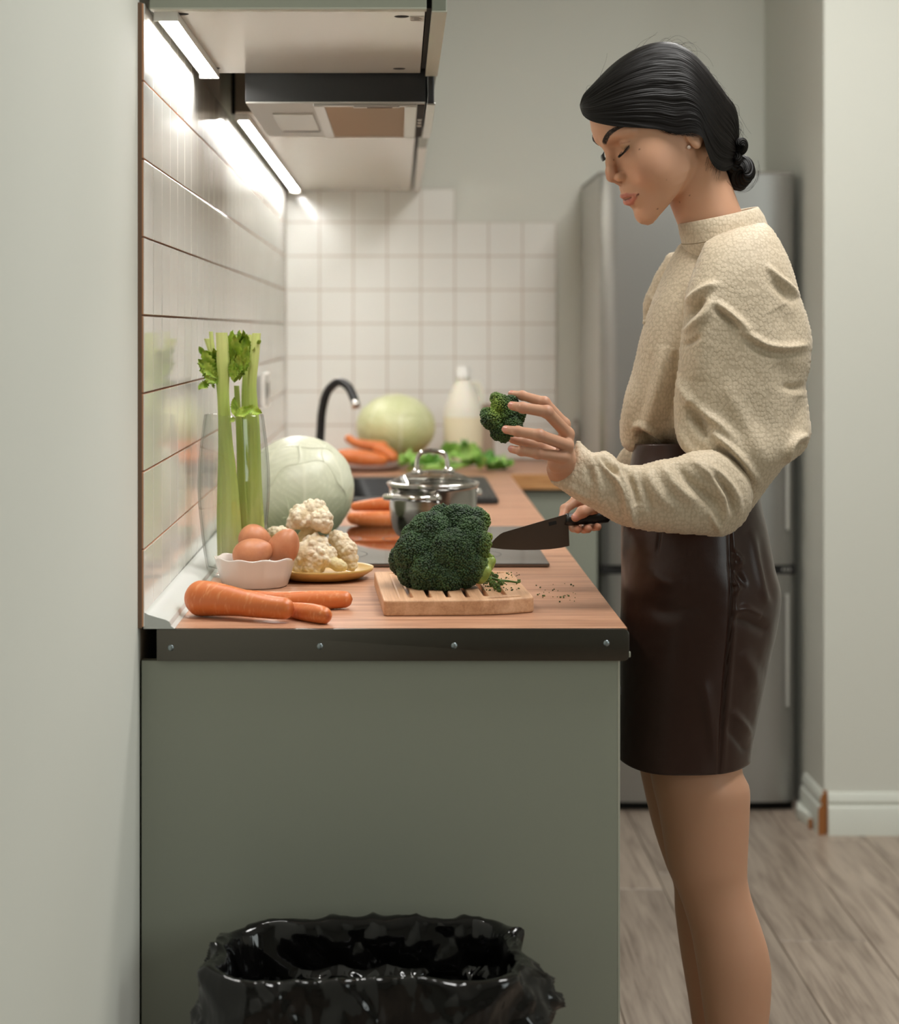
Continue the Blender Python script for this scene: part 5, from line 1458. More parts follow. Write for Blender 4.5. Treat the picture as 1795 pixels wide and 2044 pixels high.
lf = [([W3(1127, 846, 2.742), W3(1087, 803, 2.735), W3(1043, 789.5, 2.752), W3(1022, 786.5, 2.765)], np.array([9.4, 9.2, 7.6, 6.2]) * s_),
      ([W3(1134, 866, 2.718), W3(1092, 822, 2.690), W3(1044, 814, 2.700), W3(1023, 810, 2.716)], np.array([10.5, 10.2, 8.8, 7.4]) * s_),
      ([W3(1133, 889, 2.706), W3(1077, 869, 2.680), W3(1034, 861, 2.692), W3(1011, 857.5, 2.708)], np.array([10.5, 9.9, 8.4, 7.2]) * s_),
      ([W3(1125, 912, 2.704), W3(1074, 905, 2.686), W3(1041, 900.5, 2.694), W3(1022, 896.5, 2.704)], np.array([9.8, 9.0, 7.6, 6.4]) * s_),
      ([W3(1118, 915, 2.758), W3(1086, 893, 2.775), W3(1052, 884, 2.783), W3(1024, 877, 2.784)], np.array([12, 10.5, 9.2, 7.2]) * s_)]
lp = [([W3(1127, 846, 2.742), W3(1126, 905, 2.742), W3(1124, 946, 2.758)], np.array([10, 13, 16]) * s_, 0.008), ([W3(1133, 866, 2.720), W3(1130, 915, 2.730), W3(1126, 946, 2.757)], np.array([11.5, 14, 17]) * s_, 0.008),
      ([W3(1132, 890, 2.710), W3(1128, 920, 2.722), W3(1128, 948, 2.756)], np.array([12, 14, 16]) * s_, 0.008), ([W3(1124, 912, 2.708), W3(1110, 925, 2.716), W3(1116, 950, 2.755)], np.array([11, 12.5, 15]) * s_, 0.008),
      ([W3(1118, 915, 2.756), W3(1110, 935, 2.752), W3(1122, 953, 2.760)], np.array([13, 14, 15]) * s_, 0.008),
      ([W3(1124, 942, 2.757), W3(1190, 982, 2.768), W3(1420, 1010, 2.815)], np.array([18, 20, 27]) * s_, 0.01)]
lf = [(p_, np.array(r_) * 1.18) for p_, r_ in lf]
lp = [(p_, np.array(r_) * 1.14, k_) for p_, r_, k_ in lp]
V, Fc, c = hand(lf, lp, 0.0045, 0.00125, [])
BV.append(V); BF.append(Fc); BC.append(c)
s2 = 2.95 / F
rf = [([W3(1196, 1018, 2.948), W3(1181, 1014, 2.925), W3(1163, 1022, 2.914), W3(1149, 1033, 2.912)], np.array([13, 12, 11, 8.6]) * s2),
      ([W3(1178, 1012, 2.985), W3(1150, 1000, 2.975), W3(1128, 1016, 2.960), W3(1122, 1034, 2.945)], np.array([11, 10.5, 9.2, 7.6]) * s2),
      ([W3(1196, 1020, 2.992), W3(1160, 1034, 2.978), W3(1146, 1052, 2.948), W3(1154, 1057, 2.918)], np.array([11, 10.5, 9.4, 7.6]) * s2),
      ([W3(1204, 1024, 2.995), W3(1178, 1038, 2.982), W3(1166, 1054, 2.950), W3(1174, 1056, 2.918)], np.array([11, 10.5, 9.6, 8]) * s2),
      ([W3(1214, 1024, 2.995), W3(1196, 1036, 2.985), W3(1186, 1050, 2.955), W3(1194, 1052, 2.922)], np.array([10.5, 9.6, 8.6, 7.2]) * s2)]
rp_ = [([W3(1180, 1012, 2.985), W3(1205, 1008, 2.99), W3(1240, 985, 3.005)], np.array([12, 15, 18]) * s2, 0.008), ([W3(1198, 1020, 2.95), W3(1212, 1012, 2.975), W3(1240, 985, 3.005)], np.array([13, 16, 18]) * s2, 0.008),
       ([W3(1212, 1024, 2.995), W3(1218, 1016, 2.995), W3(1245, 985, 3.008)], np.array([12, 16, 18]) * s2, 0.008), ([W3(1240, 985, 3.005), W3(1290, 930, 3.04)], np.array([18, 24]) * s2, 0.01)]
V, Fc, c = hand(rf, rp_, 0.004, 0.00135, [])
BV.append(V); BF.append(Fc); BC.append(c)

# ---- legs and feet (rings of px centre x, half width) carried down to the floor
def leg(rows, d, k, foot, hh=72):
    rows = np.array(rows, float)
    y = np.linspace(rows[0, 0], rows[-1, 0], 90)
    xl = spline(rows[:, [0, 1]], 400); xr = spline(rows[:, [0, 2]], 400)
    L = np.interp(y, xl[:, 0], xl[:, 1]); Rr = np.interp(y, xr[:, 0], xr[:, 1])
    K = np.interp(y, rows[:, 0], rows[:, 3]) if rows.shape[1] > 3 else k
    a = np.linspace(0, 2 * pi, hh, endpoint=False)
    s = d / F
    cx = ((L + Rr) / 2 - VX) * s; hw = (Rr - L) / 2 * s; z = CZ - (y - VY) * s
    V = np.stack([cx[:, None] + hw[:, None] * np.cos(a), d + (hw * K * 0.86)[:, None] * np.sin(a), np.repeat(z[:, None], hh, 1)], -1).reshape(-1, 3)
    return V, grid_faces(90, hh, False, True)
nl = [(1480, 1290, 1478, .95), (1539, 1298, 1482, .95), (1572, 1304, 1496, .95), (1628, 1317, 1496, .95), (1735, 1335, 1491.5, .95), (1766, 1348, 1494, .92), (1802, 1362, 1503, .9), (1858, 1379, 1522, .9), (1900, 1387, 1534, .9), (1955, 1396, 1540, .9), (2044, 1409, 1534, .9),
      (2150, 1428, 1518, .92), (2260, 1444, 1506, .95), (2340, 1446, 1500, 1.0), (2400, 1440, 1508, 1.0), (2430, 1438, 1512, 1.0)]
flg = [(1480, 1264, 1440, .95), (1534, 1277, 1455, .95), (1643, 1302, 1452, .95), (1725, 1329, 1452, .95), (1766, 1345, 1455, .92), (1817, 1348, 1466, .9), (1894, 1358, 1488, .9), (1996, 1375, 1494, .9), (2044, 1382, 1490, .9), (2150, 1398, 1474, .92), (2240, 1412, 1462, .95), (2300, 1410, 1462, 1.0), (2325, 1408, 1466, 1.0)]
for rows, d in ((nl, 2.925), (flg, 3.045)):
    V, Fc = leg(rows, d, 1.0, None)
    zf = V[:, 2].min()
    # ankle ends at zf; foot below, grown as one smooth surface
    last = V[-72:]; ac = last.mean(0)
    BV.append(V); BF.append(Fc); BC.append(skincol(V))
    az = ac[2]
    def ffoot(p, ac=ac, az=az):
        q = chain(p, [ac + np.array([0.0, 0, 0.03]), np.array([ac[0] + 0.004, ac[1], 0.05]), np.array([ac[0] + 0.012, ac[1], 0.028])], [.029, .032, .028], .01)
        q = smin(q, chain(p, [np.array([ac[0], ac[1], 0.045]), np.array([ac[0] - 0.09, ac[1] - 0.005, 0.026]), np.array([ac[0] - 0.15, ac[1] - 0.008, 0.015])], [.034, .030, .014], .01), .015)
        for i in range(5):
            q = smin(q, cone(p, np.array([ac[0] - 0.13, ac[1] + .026 - .013 * i, 0.014]), np.array([ac[0] - 0.172 + 0.006 * i, ac[1] + .028 - .014 * i, 0.010]), .011, .0085 if i else .0095), .005)
        return np.maximum(q, 0.001 - p[:, 2])
    V, Fc = snet(ffoot, (ac[0] - .21, ac[1] - .07, -.01), (ac[0] + .07, ac[1] + .07, az + 0.07), 0.004, 0)
    BV.append(V); BF.append(Fc); BC.append(skincol(V))
# ---- trunk and upper arms under the clothes, so that the figure is whole
def ftrunk(p):
    d = chain(p, [P(1445, 500, 2.97), P(1420, 640, 2.98), P(1405, 800, 2.99), P(1395, 900, 2.99), P(1395, 1050, 2.985), P(1400, 1250, 2.98)], np.array([55, 80, 74, 62, 82, 92]) * 3 / F, .05)
    d = smin(d, chain(p, [P(1455, 520, 2.92), P(1490, 560, 2.87), P(1500, 760, 2.86), P(1444, 1010, 2.825)], np.array([40, 42, 36, 18]) * 2.85 / F, .02), .03)
    d = smin(d, chain(p, [P(1440, 520, 3.04), P(1400, 580, 3.11), P(1390, 760, 3.12), P(1290, 930, 3.04)], np.array([40, 36, 32, 24]) * 3 / F, .02), .03)
    d = smin(d, cone(p, NK1, P(1445, 520, 2.97), .046, .05), .03)
    return d
V, Fc = snet(ftrunk, (0.30, 2.7, 0.78), (0.62, 3.22, 1.46), 0.009, 0)
BV.append(V); BF.append(Fc); BC.append(skincol(V))
woman = thing('person', (0.47, 2.97, 0), 'woman in cream puff-sleeved blouse and brown leather skirt holding broccoli and a knife', 'person')
M_skin = attr_mat('skin', 0.47, Subsurface_Weight=0.12, Subsurface_Radius=(0.010, 0.005, 0.0025), Specular_IOR_Level=0.4, bump=(900, 0.06, 0.0004))
off = 0; Fs = []
for V, Fc in zip(BV, BF): Fs.append(np.asarray(Fc) + off); off += len(V)
body = obj('body', np.vstack(BV), np.vstack(Fs), M_skin, woman, col=np.vstack(BC))

# ---- eyes, lashes, brows, nails, earring
M_eye = mat('eye_white', srgb(200, 190, 180), 0.15); M_iris = mat('iris', srgb(30, 20, 15), 0.1)
for sgn in (1, -1):
    c = EYE * np.array([1, sgn, 1])
    V, Fc = lathe([(ER * sin(a), ER * cos(a)) for a in np.linspace(0, pi, 24)], 32)
    gz = np.array([0.80, 0.0, -0.62]); gz /= np.linalg.norm(gz)
    e1 = np.array([0, 1.0, 0]); e2 = np.cross(gz, e1)
    Vw = c + V[:, 2:3] * gz + V[:, 0:1] * e1 + V[:, 1:2] * e2
    mi = [1 if np.mean(V[f][:, 2]) > ER * 0.86 else 0 for f in Fc]
    obj('eyeball', h2w(Vw), Fc, [M_eye, M_iris], woman, mi=mi)
    parts = []
    lashp = spline([(8.5, 2.0 * sgn, 1.50), (8.86, 2.5 * sgn, 1.42), (8.88, 3.2 * sgn, 1.42), (8.35, 4.2 * sgn, 1.90), (7.9, 4.75 * sgn, 2.2)], 34)
    for i, p in enumerate(lashp):
        t = i / 33; L = 0.5 + 0.55 * t
        dr = np.array([0.75 - 0.3 * t, sgn * (-0.15 + 0.75 * t), -0.62 + 0.15 * t]); dr /= np.linalg.norm(dr)
        pth = [p, p + dr * L * 0.5 + np.array([0, 0, -.03]), p + dr * L + np.array([0.05, 0, 0.10])]
        parts.append(tube(pth, [0.036, 0.026, 0.008], 5))
    V, Fc = join(parts)
    obj('eyelashes', h2w(V), Fc, mat('lash_black_%d' % (sgn + 1), srgb(14, 10, 8), 0.5), woman)
def surf(l, u, f0=13.0):
    """front surface of the face at (l,u)"""
    fs_ = np.linspace(f0, 3.0, 260); q = np.stack([fs_, 0 * fs_ + l, 0 * fs_ + u], 1)
    return fs_[np.argmax(fhead(q) < 0)]
M_brow = mat('brow_hair', srgb(38, 27, 21), 0.6)
rb = np.random.RandomState(2)
for sgn in (1, -1):
    parts = []
    bp_ = spline([(1.25, 3.75), (2.2, 4.35), (3.4, 4.95), (4.4, 5.15), (5.3, 4.85)], 60)
    for i in range(340):
        t = rb.rand(); k = int(t * 59); l, u = bp_[k]
        th_ = 0.42 * (1 - 0.75 * max(0, t - 0.45) / 0.55) * (0.75 + 0.25 * min(1, t * 5))
        u2 = u + (rb.rand() - 0.5) * 2 * th_
        f0 = surf(l * sgn, u2)
        dl, du = (0.36, 0.28 - 0.45 * t)
        f1 = surf((l + dl) * sgn, u2 + du)
        parts.append(tube([(f0 + 0.05, l * sgn, u2), ((f0 + f1) / 2 + 0.08, (l + dl / 2) * sgn, u2 + du / 2), (f1 + 0.03, (l + dl) * sgn, u2 + du)], [0.024, 0.022, 0.008], 4))
    V, Fc = join(parts)
    obj('eyebrow', h2w(V), Fc, M_brow, woman)
M_nail = mat('finger_nail', srgb(204, 140, 122), 0.25)
def nail(tip, prev, r, side):
    """a small curved plate on the back of a fingertip"""
    tip, prev = np.array(tip), np.array(prev); ax = tip - prev; ax /= np.linalg.norm(ax)
    side = np.array(side, float); side -= ax * side.dot(ax); side /= np.linalg.norm(side); tr = np.cross(ax, side)
    V = []
    for i, t in enumerate(np.linspace(-0.9, 0.75, 9)):
        for j, a in enumerate(np.linspace(-0.85, 0.85, 9)):
            w_ = np.sqrt(max(0.05, 1 - abs(t / 1.0) ** 4))
            rr_ = r * 1.045
            dip = np.sqrt(max(0.3, 1 - max(0, t) ** 2 * 0.7))
            V.append(tip + ax * (t * r) + rr_ * dip * (side * cos(a * w_) + tr * sin(a * w_)))
    return np.array(V), [tuple(f) for f in grid_faces(9, 9)]
for f_, sd in list(zip(lf[:4], [(0, -1, .5)] + [(0, -1, .28)] * 3)) + [(rf[0], (-0.1, -1, 0.15))]:
    V, Fc = nail(f_[0][-1], f_[0][-2], f_[1][-1], sd); obj('fingernail', V, Fc, M_nail, woman)
o = np.array([0, 0, CZ]); rd = np.array([(1375 - VX) / F, 1.0, -(294 - VY) / F])
ts = np.linspace(HD - 0.14, HD, 600); dd = fbust(w2h(o + ts[:, None] * rd)); ec = o + ts[np.argmax(dd < 0)] * rd
V, Fc = lathe([(0.0031 * sin(a), 0.0031 * cos(a)) for a in np.linspace(0, pi, 14)], 20, ec - np.array([0, 0.0022, 0]))
obj('earring', V, Fc, mat('pearl', srgb(226, 208, 198), 0.15, Coat_Weight=0.6), woman)['label'] = 'small round pearl ear stud'

# ---- hair: combed shell running from the front swoop to the low bun
TP = [(1157.5, 209), (1165, 190), (1183, 171), (1222, 132), (1259, 105), (1296, 89), (1327, 84), (1354, 88), (1382, 104), (1409, 131), (1431, 161), (1450, 189), (1466, 211), (1473, 236), (1475, 262), (1476, 285)]
BP = [(1158, 215), (1165, 231), (1184, 243), (1225, 252), (1270, 255), (1315, 259), (1352, 268), (1383, 266), (1402, 275), (1411, 300), (1420, 322), (1431, 336), (1445, 342), (1458, 338), (1467, 326), (1473, 306)]
HW = [0.5, 2.6, 4.3, 6.2, 7.2, 7.7, 8.05, 8.35, 8.4, 8.1, 7.5, 6.6, 5.6, 4.4, 3.1, 1.6]
NT, NS = 180, 900
T2, B2 = spline(np.column_stack([TP, HW]), NT), None
tt = np.linspace(0, 1, len(TP)); uu = np.linspace(0, 1, NT)
def res(a):
    a = np.asarray(a, float)
    sp_ = spline(np.column_stack([np.arange(len(a)) * 100.0, a]), 1200)
    return np.interp(uu * (len(a) - 1) * 100, sp_[:, 0], sp_[:, 1])
tx, ty = res([p[0] for p in TP]), res([p[1] for p in TP]); bx2, by2 = res([p[0] for p in BP]), res([p[1] for p in BP]); hw_ = res(HW)
a = np.linspace(-pi / 2, pi / 2, NS)               # -90 near hairline .. 0 top .. 90 far hairline
ca, sa = np.abs(np.sin(a)), np.cos(a)
near = a < 0
fx_ = (tx + bx2) / 2
floc = np.array([w2h(P(x, y, HD))[0] for x, y in zip(fx_, (ty + by2) / 2)])
dc = HD - sin(PSI) * 0.01 * floc * 0.95 * cos(TH) - 0.003
vv = sa ** 0.80
g1 = np.zeros(NS); rh = np.random.RandomState(11)
X = bx2[:, None] + (tx - bx2)[:, None] * vv[None]
Y = by2[:, None] + (ty - by2)[:, None] * vv[None]
far = (~near)[None] * (1 - vv)[None] * (2 * sin(PSI) * hw_ * 0.01 * F / HD * 0.0)[:, None]
X = X + far
D = dc[:, None] + np.sign(a)[None] * (hw_ * 0.01)[:, None] * ca[None] ** 0.52
Vw = np.stack([(X - VX) * D / F, D, CZ - (Y - VY) * D / F], -1)
# strand relief: ridges that follow the combing direction, drifting slowly
S_, T_ = np.meshgrid(np.linspace(0, 1, NS), uu)
sw = S_ + 0.030 * noise(np.stack([T_ * 3, S_ * 6, 0 * T_], -1).reshape(-1, 3)).reshape(NT, NS)
q3 = lambda fs, ft, k: noise(np.stack([sw * fs, T_ * ft, 0 * T_ + k], -1).reshape(-1, 3)).reshape(NT, NS)
rel = 0.0028 * q3(16, 2.2, 1) + 0.0013 * q3(60, 4, 5) + 0.0007 * q3(170, 8, 9) + 0.0004 * q3(420, 12, 13)
rel *= np.clip(np.minimum(T_, 1 - T_) * 12, 0, 1)
Fhr = grid_faces(NT, NS)
Nn = normals(Vw.reshape(-1, 3), Fhr)
ctr = np.array([P(1320, 230, HD)])
sg = np.sign(((Vw.reshape(-1, 3) - ctr) * Nn).sum(1).mean()); Nn = Nn * sg
Vh_ = Vw.reshape(-1, 3) + Nn * rel.reshape(-1, 1)
if sg < 0: Fhr = Fhr[:, ::-1]
def hair_mat():
    m, nt, b = newmat('black_hair')
    b.inputs['Base Color'].default_value = srgb(14, 10, 8); b.inputs['Roughness'].default_value = 0.46
    b.inputs['Specular IOR Level'].default_value = 0.2
    return m
M_hair = hair_mat()
hair = obj('hair', Vh_, Fhr, M_hair, woman)
# under-layer that fills the hairline edge and the nape
def fnape(q):
    d = ellips(q, w2h(P(1432, 300, HD)), (2.2, 3.4, 2.4))
    d = smin(d, ellips(q, w2h(P(1412, 235, HD)), (2.8, 4.4, 4.0)), 1.0)
    d = smin(d, ellips(q, (0.2, 0, 6.4), (7.4, 6.0, 4.6)), 1.5)
    return d
V, Fc = snet(fnape, (-13, -9, -6), (11, 9, 14), 0.45, 0)
obj('hair_base', h2w(V), Fc, M_hair, woman)
def bun(cx, cy, d, rx, ry, rd_, tw, seed, name='hair_bun'):
    nu_, nv_ = 70, 200
    u = np.linspace(0.02, pi - 0.02, nu_); v = np.linspace(0, 2 * pi, nv_, endpoint=False)
    U_, V_ = np.meshgrid(u, v, indexing='ij')
    ph = V_ + tw * U_
    rr_ = 1 + 0.10 * np.sin(2 * ph + seed) + 0.035 * np.sin(9 * ph) + 0.02 * np.sin(23 * ph + seed) + 0.012 * np.sin(61 * ph)
    x = np.sin(U_) * np.cos(V_) * rr_; z = np.sin(U_) * np.sin(V_) * rr_; y = np.cos(U_) * rr_
    s = d / F
    c = P(cx, cy, d)
    V = np.stack([c[0] + x * rx * s, c[1] + y * rd_ * s, c[2] + z * ry * s], -1).reshape(-1, 3)
    return obj(name, V, grid_faces(nu_, nv_, False, True), M_hair, hair)
bun(1478, 345, HD + 0.01, 27, 33, 32, 1.6, 1)
bun(1476, 293, HD - 0.005, 16, 18, 26, -2.2, 2)
bun(1462, 320, HD, 22, 26, 30, 2.0, 3)
# loose strands
rs3 = np.random.RandomState(6); parts = []
def strand(pts, d, r=0.00016):
    parts.append(tube(spline([P(x, y, d + dd) for x, y, dd in pts], 18), np.linspace(r, r * 0.5, 18), 4, False))
for i in range(46):
    k = rs3.randint(8, NT - 12); x0, y0 = tx[k], ty[k]; ang = math.atan2(ty[k + 3] - ty[k - 3], tx[k + 3] - tx[k - 3]) + rs3.normal() * 0.25 - 0.10
    L = rs3.uniform(18, 60); b_ = rs3.uniform(-0.5, 0.9) + 0.3
    strand([(x0, y0 + 2, 0), (x0 + L * .4 * cos(ang), y0 + L * .4 * sin(ang) - 2, 0), (x0 + L * .75 * cos(ang + b_ * .5), y0 + L * .75 * sin(ang + b_ * .5), 0), (x0 + L * cos(ang + b_), y0 + L * sin(ang + b_), 0)], HD + rs3.normal() * 0.02)
for i in range(26):
    a0 = rs3.uniform(-0.8, 1.9); r0 = rs3.uniform(24, 36)
    pts = [(1480 + r0 * cos(a0 + t) * (1 + .1 * t), 338 + 1.3 * r0 * sin(a0 + t), 0.0) for t in np.linspace(0, 1.0, 5)]
    strand(pts, HD + rs3.normal() * 0.015)
for i in range(40):
    x0 = 1412 + 30 * rs3.rand(); y0 = 318 + 22 * (x0 - 1412) / 30 + 4 * rs3.randn()
    strand([(x0, y0 - 6, -0.055), (x0 - 3, y0 + 6, -0.056), (x0 - 6 * rs3.rand() - 2, y0 + 18 * rs3.rand() + 6, -0.054)], HD, 0.00014)
for i in range(60):
    x0 = 1310 + 62 * rs3.rand(); y0 = 260 + 0.10 * (x0 - 1310)
    strand([(x0, y0 - 4, -0.0735), (x0 + 14, y0 + 5 * rs3.rand() + 2, -0.0745), (x0 + 34 * rs3.rand() + 16, y0 + 8 * rs3.rand() + 2, -0.075)], HD, 0.00016)
V, Fc = join(parts)
fw = obj('loose_strands', V, Fc, M_hair, hair); fw['kind'] = 'stuff'

# ---- clothes: each silhouette inflated to a full rounded volume
def field(poly, step=2.0, pad=14):
    poly = spline(poly, 220, True)
    lo = poly.min(0) - pad; hi = poly.max(0) + pad
    nx, ny = int((hi[0] - lo[0]) / step) + 1, int((hi[1] - lo[1]) / step) + 1
    gx = lo[0] + step * np.arange(nx); gy = lo[1] + step * np.arange(ny)
    GX, GY = np.meshgrid(gx, gy, indexing='ij')
    ins = inpoly(GX, GY, poly)
    phi = np.zeros((nx, ny)); om = 1.93
    par = (np.add.outer(np.arange(nx), np.arange(ny)) % 2).astype(bool)
    for it in range(420):
        for c in (par, ~par):
            nb2 = np.zeros_like(phi)
            nb2[1:-1, 1:-1] = 0.25 * (phi[2:, 1:-1] + phi[:-2, 1:-1] + phi[1:-1, 2:] + phi[1:-1, :-2] + step * step)
            m = ins & c
            phi[m] += om * (nb2[m] - phi[m])
    o_ = ~ins
    ds = np.zeros((nx, ny)); pp_ = np.stack([GX[o_], GY[o_]], 1)
    dm = np.full(len(pp_), 1e9)
    for i in range(0, len(poly), 1):
        a_, b_ = poly[i - 1], poly[i]; ab = b_ - a_
        t = np.clip(((pp_ - a_) @ ab) / (ab @ ab + 1e-9), 0, 1)
        dm = np.minimum(dm, np.linalg.norm(pp_ - a_ - t[:, None] * ab, axis=1))
    phi[o_] = -dm
    return lo, step, phi
def sample(fd, x, y):
    lo, st, ph = fd
    u = np.clip((x - lo[0]) / st, 0, ph.shape[0] - 1.001); v = np.clip((y - lo[1]) / st, 0, ph.shape[1] - 1.001)
    i, j = u.astype(int), v.astype(int); a_, b_ = u - i, v - j
    r = ph[i, j] * (1 - a_) * (1 - b_) + ph[i + 1, j] * a_ * (1 - b_) + ph[i, j + 1] * (1 - a_) * b_ + ph[i + 1, j + 1] * a_ * b_
    ex = np.maximum(0, np.maximum(lo[0] - x, x - lo[0] - st * (ph.shape[0] - 1))) + np.maximum(0, np.maximum(lo[1] - y, y - lo[1] - st * (ph.shape[1] - 1)))
    return r - ex
def lump(fd, k, w0, cap=1e9):
    """implicit volume in (px, py, w) space, w = depth offset measured in pixels"""
    def f(p):
        ph = sample(fd, p[:, 0], p[:, 1]); w = p[:, 2] - w0(p[:, 0], p[:, 1])
        s = k * np.sqrt(np.maximum(ph, 0)); s = cap * np.tanh(s / cap) if cap < 1e8 else s
        ins = (w * w - s * s) / (np.abs(w) + s + 1.0)
        out = np.sqrt(w * w + np.minimum(ph, 0) ** 2)
        return np.where(ph > 0, ins, out)
    return f
def strokes(V, N, list_, near=True):
    """raise or sink soft folds: (points, width, height) measured in pixels"""
    Vn = V.copy()
    fac = np.clip(-N[:, 2] * 1.6 + 0.25, 0, 1)
    for pts, wd, h in list_:
        pts = spline(pts, 26); d = np.full(len(V), 1e9); tpos = np.zeros(len(V))
        for i in range(25):
            a_, b_ = pts[i], pts[i + 1]; ab = b_ - a_
            t = np.clip(((V[:, :2] - a_) @ ab) / (ab @ ab + 1e-9), 0, 1)
            q = np.linalg.norm(V[:, :2] - a_ - t[:, None] * ab, axis=1)
            m = q < d; d[m] = q[m]; tpos[m] = (i + t[m]) / 25
        env = np.sin(pi * np.clip(tpos, 0.0, 1)) ** 0.6 * 0.85 + 0.15
        Vn += N * (1.9 * h * np.exp(-(d / wd) ** 2) * env * fac)[:, None]
    return Vn
def w2d(px, py, w, d0): 
    d = d0 + w * d0 / F
    return np.stack([(px - VX) * d / F, d, CZ - (py - VY) * d / F], 1)
def garment(f, lo, hi, h, d0, folds, noise_amp=1.2, ns=0.012, mini=0.0, seed=0):
    V, Fc = snet(f, lo, hi, h, 2, 1.6)
    N = normals(V, Fc); e = 1.0
    g = np.stack([f(V + q) - f(V - q) for q in np.eye(3) * 2], 1)
    if (N * g).sum() < 0: N = -N; Fc = Fc[:, ::-1]
    V = strokes(V, N, folds)
    V = V + N * (noise_amp * fbm(V + seed, ns, 3) + mini * fbm(V + seed, 0.05, 2))[:, None]
    # (px, py, w) has the opposite handedness of world space
    return w2d(V[:, 0], V[:, 1], V[:, 2], d0), Fc
def cloth_mat():
    m, nt, b = newmat('blouse_weave')
    N = nt.nodes.new
    co = N('ShaderNodeTexCoord'); vo = N('ShaderNodeTexVoronoi'); rp = N('ShaderNodeValToRGB'); bp = N('ShaderNodeBump'); mx = N('ShaderNodeMix')
    mp = N('ShaderNodeMapping'); mp.inputs['Scale'].default_value = (1, 1, 0.72)
    nt.links.new(co.outputs['Object'], mp.inputs[0]); nt.links.new(mp.outputs[0], vo.inputs['Vector'])
    vo.inputs['Scale'].default_value = 235.0; vo.inputs['Randomness'].default_value = 0.75
    nt.links.new(vo.outputs['Distance'], rp.inputs[0])
    e = rp.color_ramp.elements
    e[0].position = 0.0; e[0].color = (0.8, 0.8, 0.8, 1); e[1].position = 0.75; e[1].color = (0.0, 0.0, 0.0, 1)
    k = e.new(0.30); k.color = (1, 1, 1, 1); k = e.new(0.48); k.color = (0.75, 0.75, 0.75, 1); k = e.new(0.58); k.color = (0.2, 0.2, 0.2, 1)
    bp.inputs['Strength'].default_value = 0.5; bp.inputs['Distance'].default_value = 0.0007
    nt.links.new(rp.outputs[0], bp.inputs['Height']); nt.links.new(bp.outputs[0], b.inputs['Normal'])
    mx.data_type = 'RGBA'
    nt.links.new(rp.outputs[0], mx.inputs[0]); mx.inputs[6].default_value = srgb(190, 173, 147); mx.inputs[7].default_value = srgb(206, 189, 163)
    nt.links.new(mx.outputs[2], b.inputs['Base Color'])
    b.inputs['Roughness'].default_value = 0.62; b.inputs['Sheen Weight'].default_value = 0.15
    return m
M_blouse = cloth_mat()
# torso of the blouse
TOR = [(1362, 487), (1346, 508), (1328, 543), (1307, 592), (1289, 646), (1275, 695), (1262, 745), (1250, 785), (1242, 822), (1237, 860), (1242, 886), (1256, 899), (1278, 903), (1300, 899), (1330, 889), (1358, 903), (1400, 918), (1450, 926), (1505, 926), (1540, 890), (1556, 800), (1560, 700), (1558, 600), (1548, 520), (1532, 450), (1500, 448), (1450, 462), (1405, 482)]
DT = 2.98
tf = lump(field(TOR), 1.62, lambda x, y: 0 * x, 175)
lift = lambda x, y: 14 * np.exp(-((x - 1330) / 40) ** 2 - ((y - 897) / 16) ** 2)
tor_folds = [([(1408, 484), (1396, 520), (1384, 552), (1372, 590), (1364, 640)], 3.2, -5.0), ([(1400, 520), (1390, 560), (1380, 600)], 9, 3.5),
             ([(1272, 700), (1290, 640), (1315, 585)], 16, 2.5), ([(1330, 690), (1318, 760), (1300, 830), (1288, 858)], 16, 6.0), ([(1352, 700), (1346, 780), (1338, 850)], 13, -7.0), ([(1300, 700), (1288, 780), (1270, 850)], 12, -2.5),
             ([(1265, 853), (1282, 848), (1300, 856), (1318, 872), (1328, 887)], 6, 7.0), ([(1270, 864), (1286, 876), (1300, 884), (1316, 888)], 9, -13.0), ([(1245, 880), (1262, 892), (1285, 896)], 7, 3.0),
             ([(1340, 560), (1318, 640), (1298, 720)], 14, 2.0), ([(1258, 760), (1250, 820), (1246, 860)], 9, 2.0)]
V, Fc = garment(tf, (1215, 425, -190), (1580, 945, 190), 3.0, DT, tor_folds, 1.4, 0.011, 0.3, 2)
blouse = obj('blouse', V, Fc, M_blouse, woman)
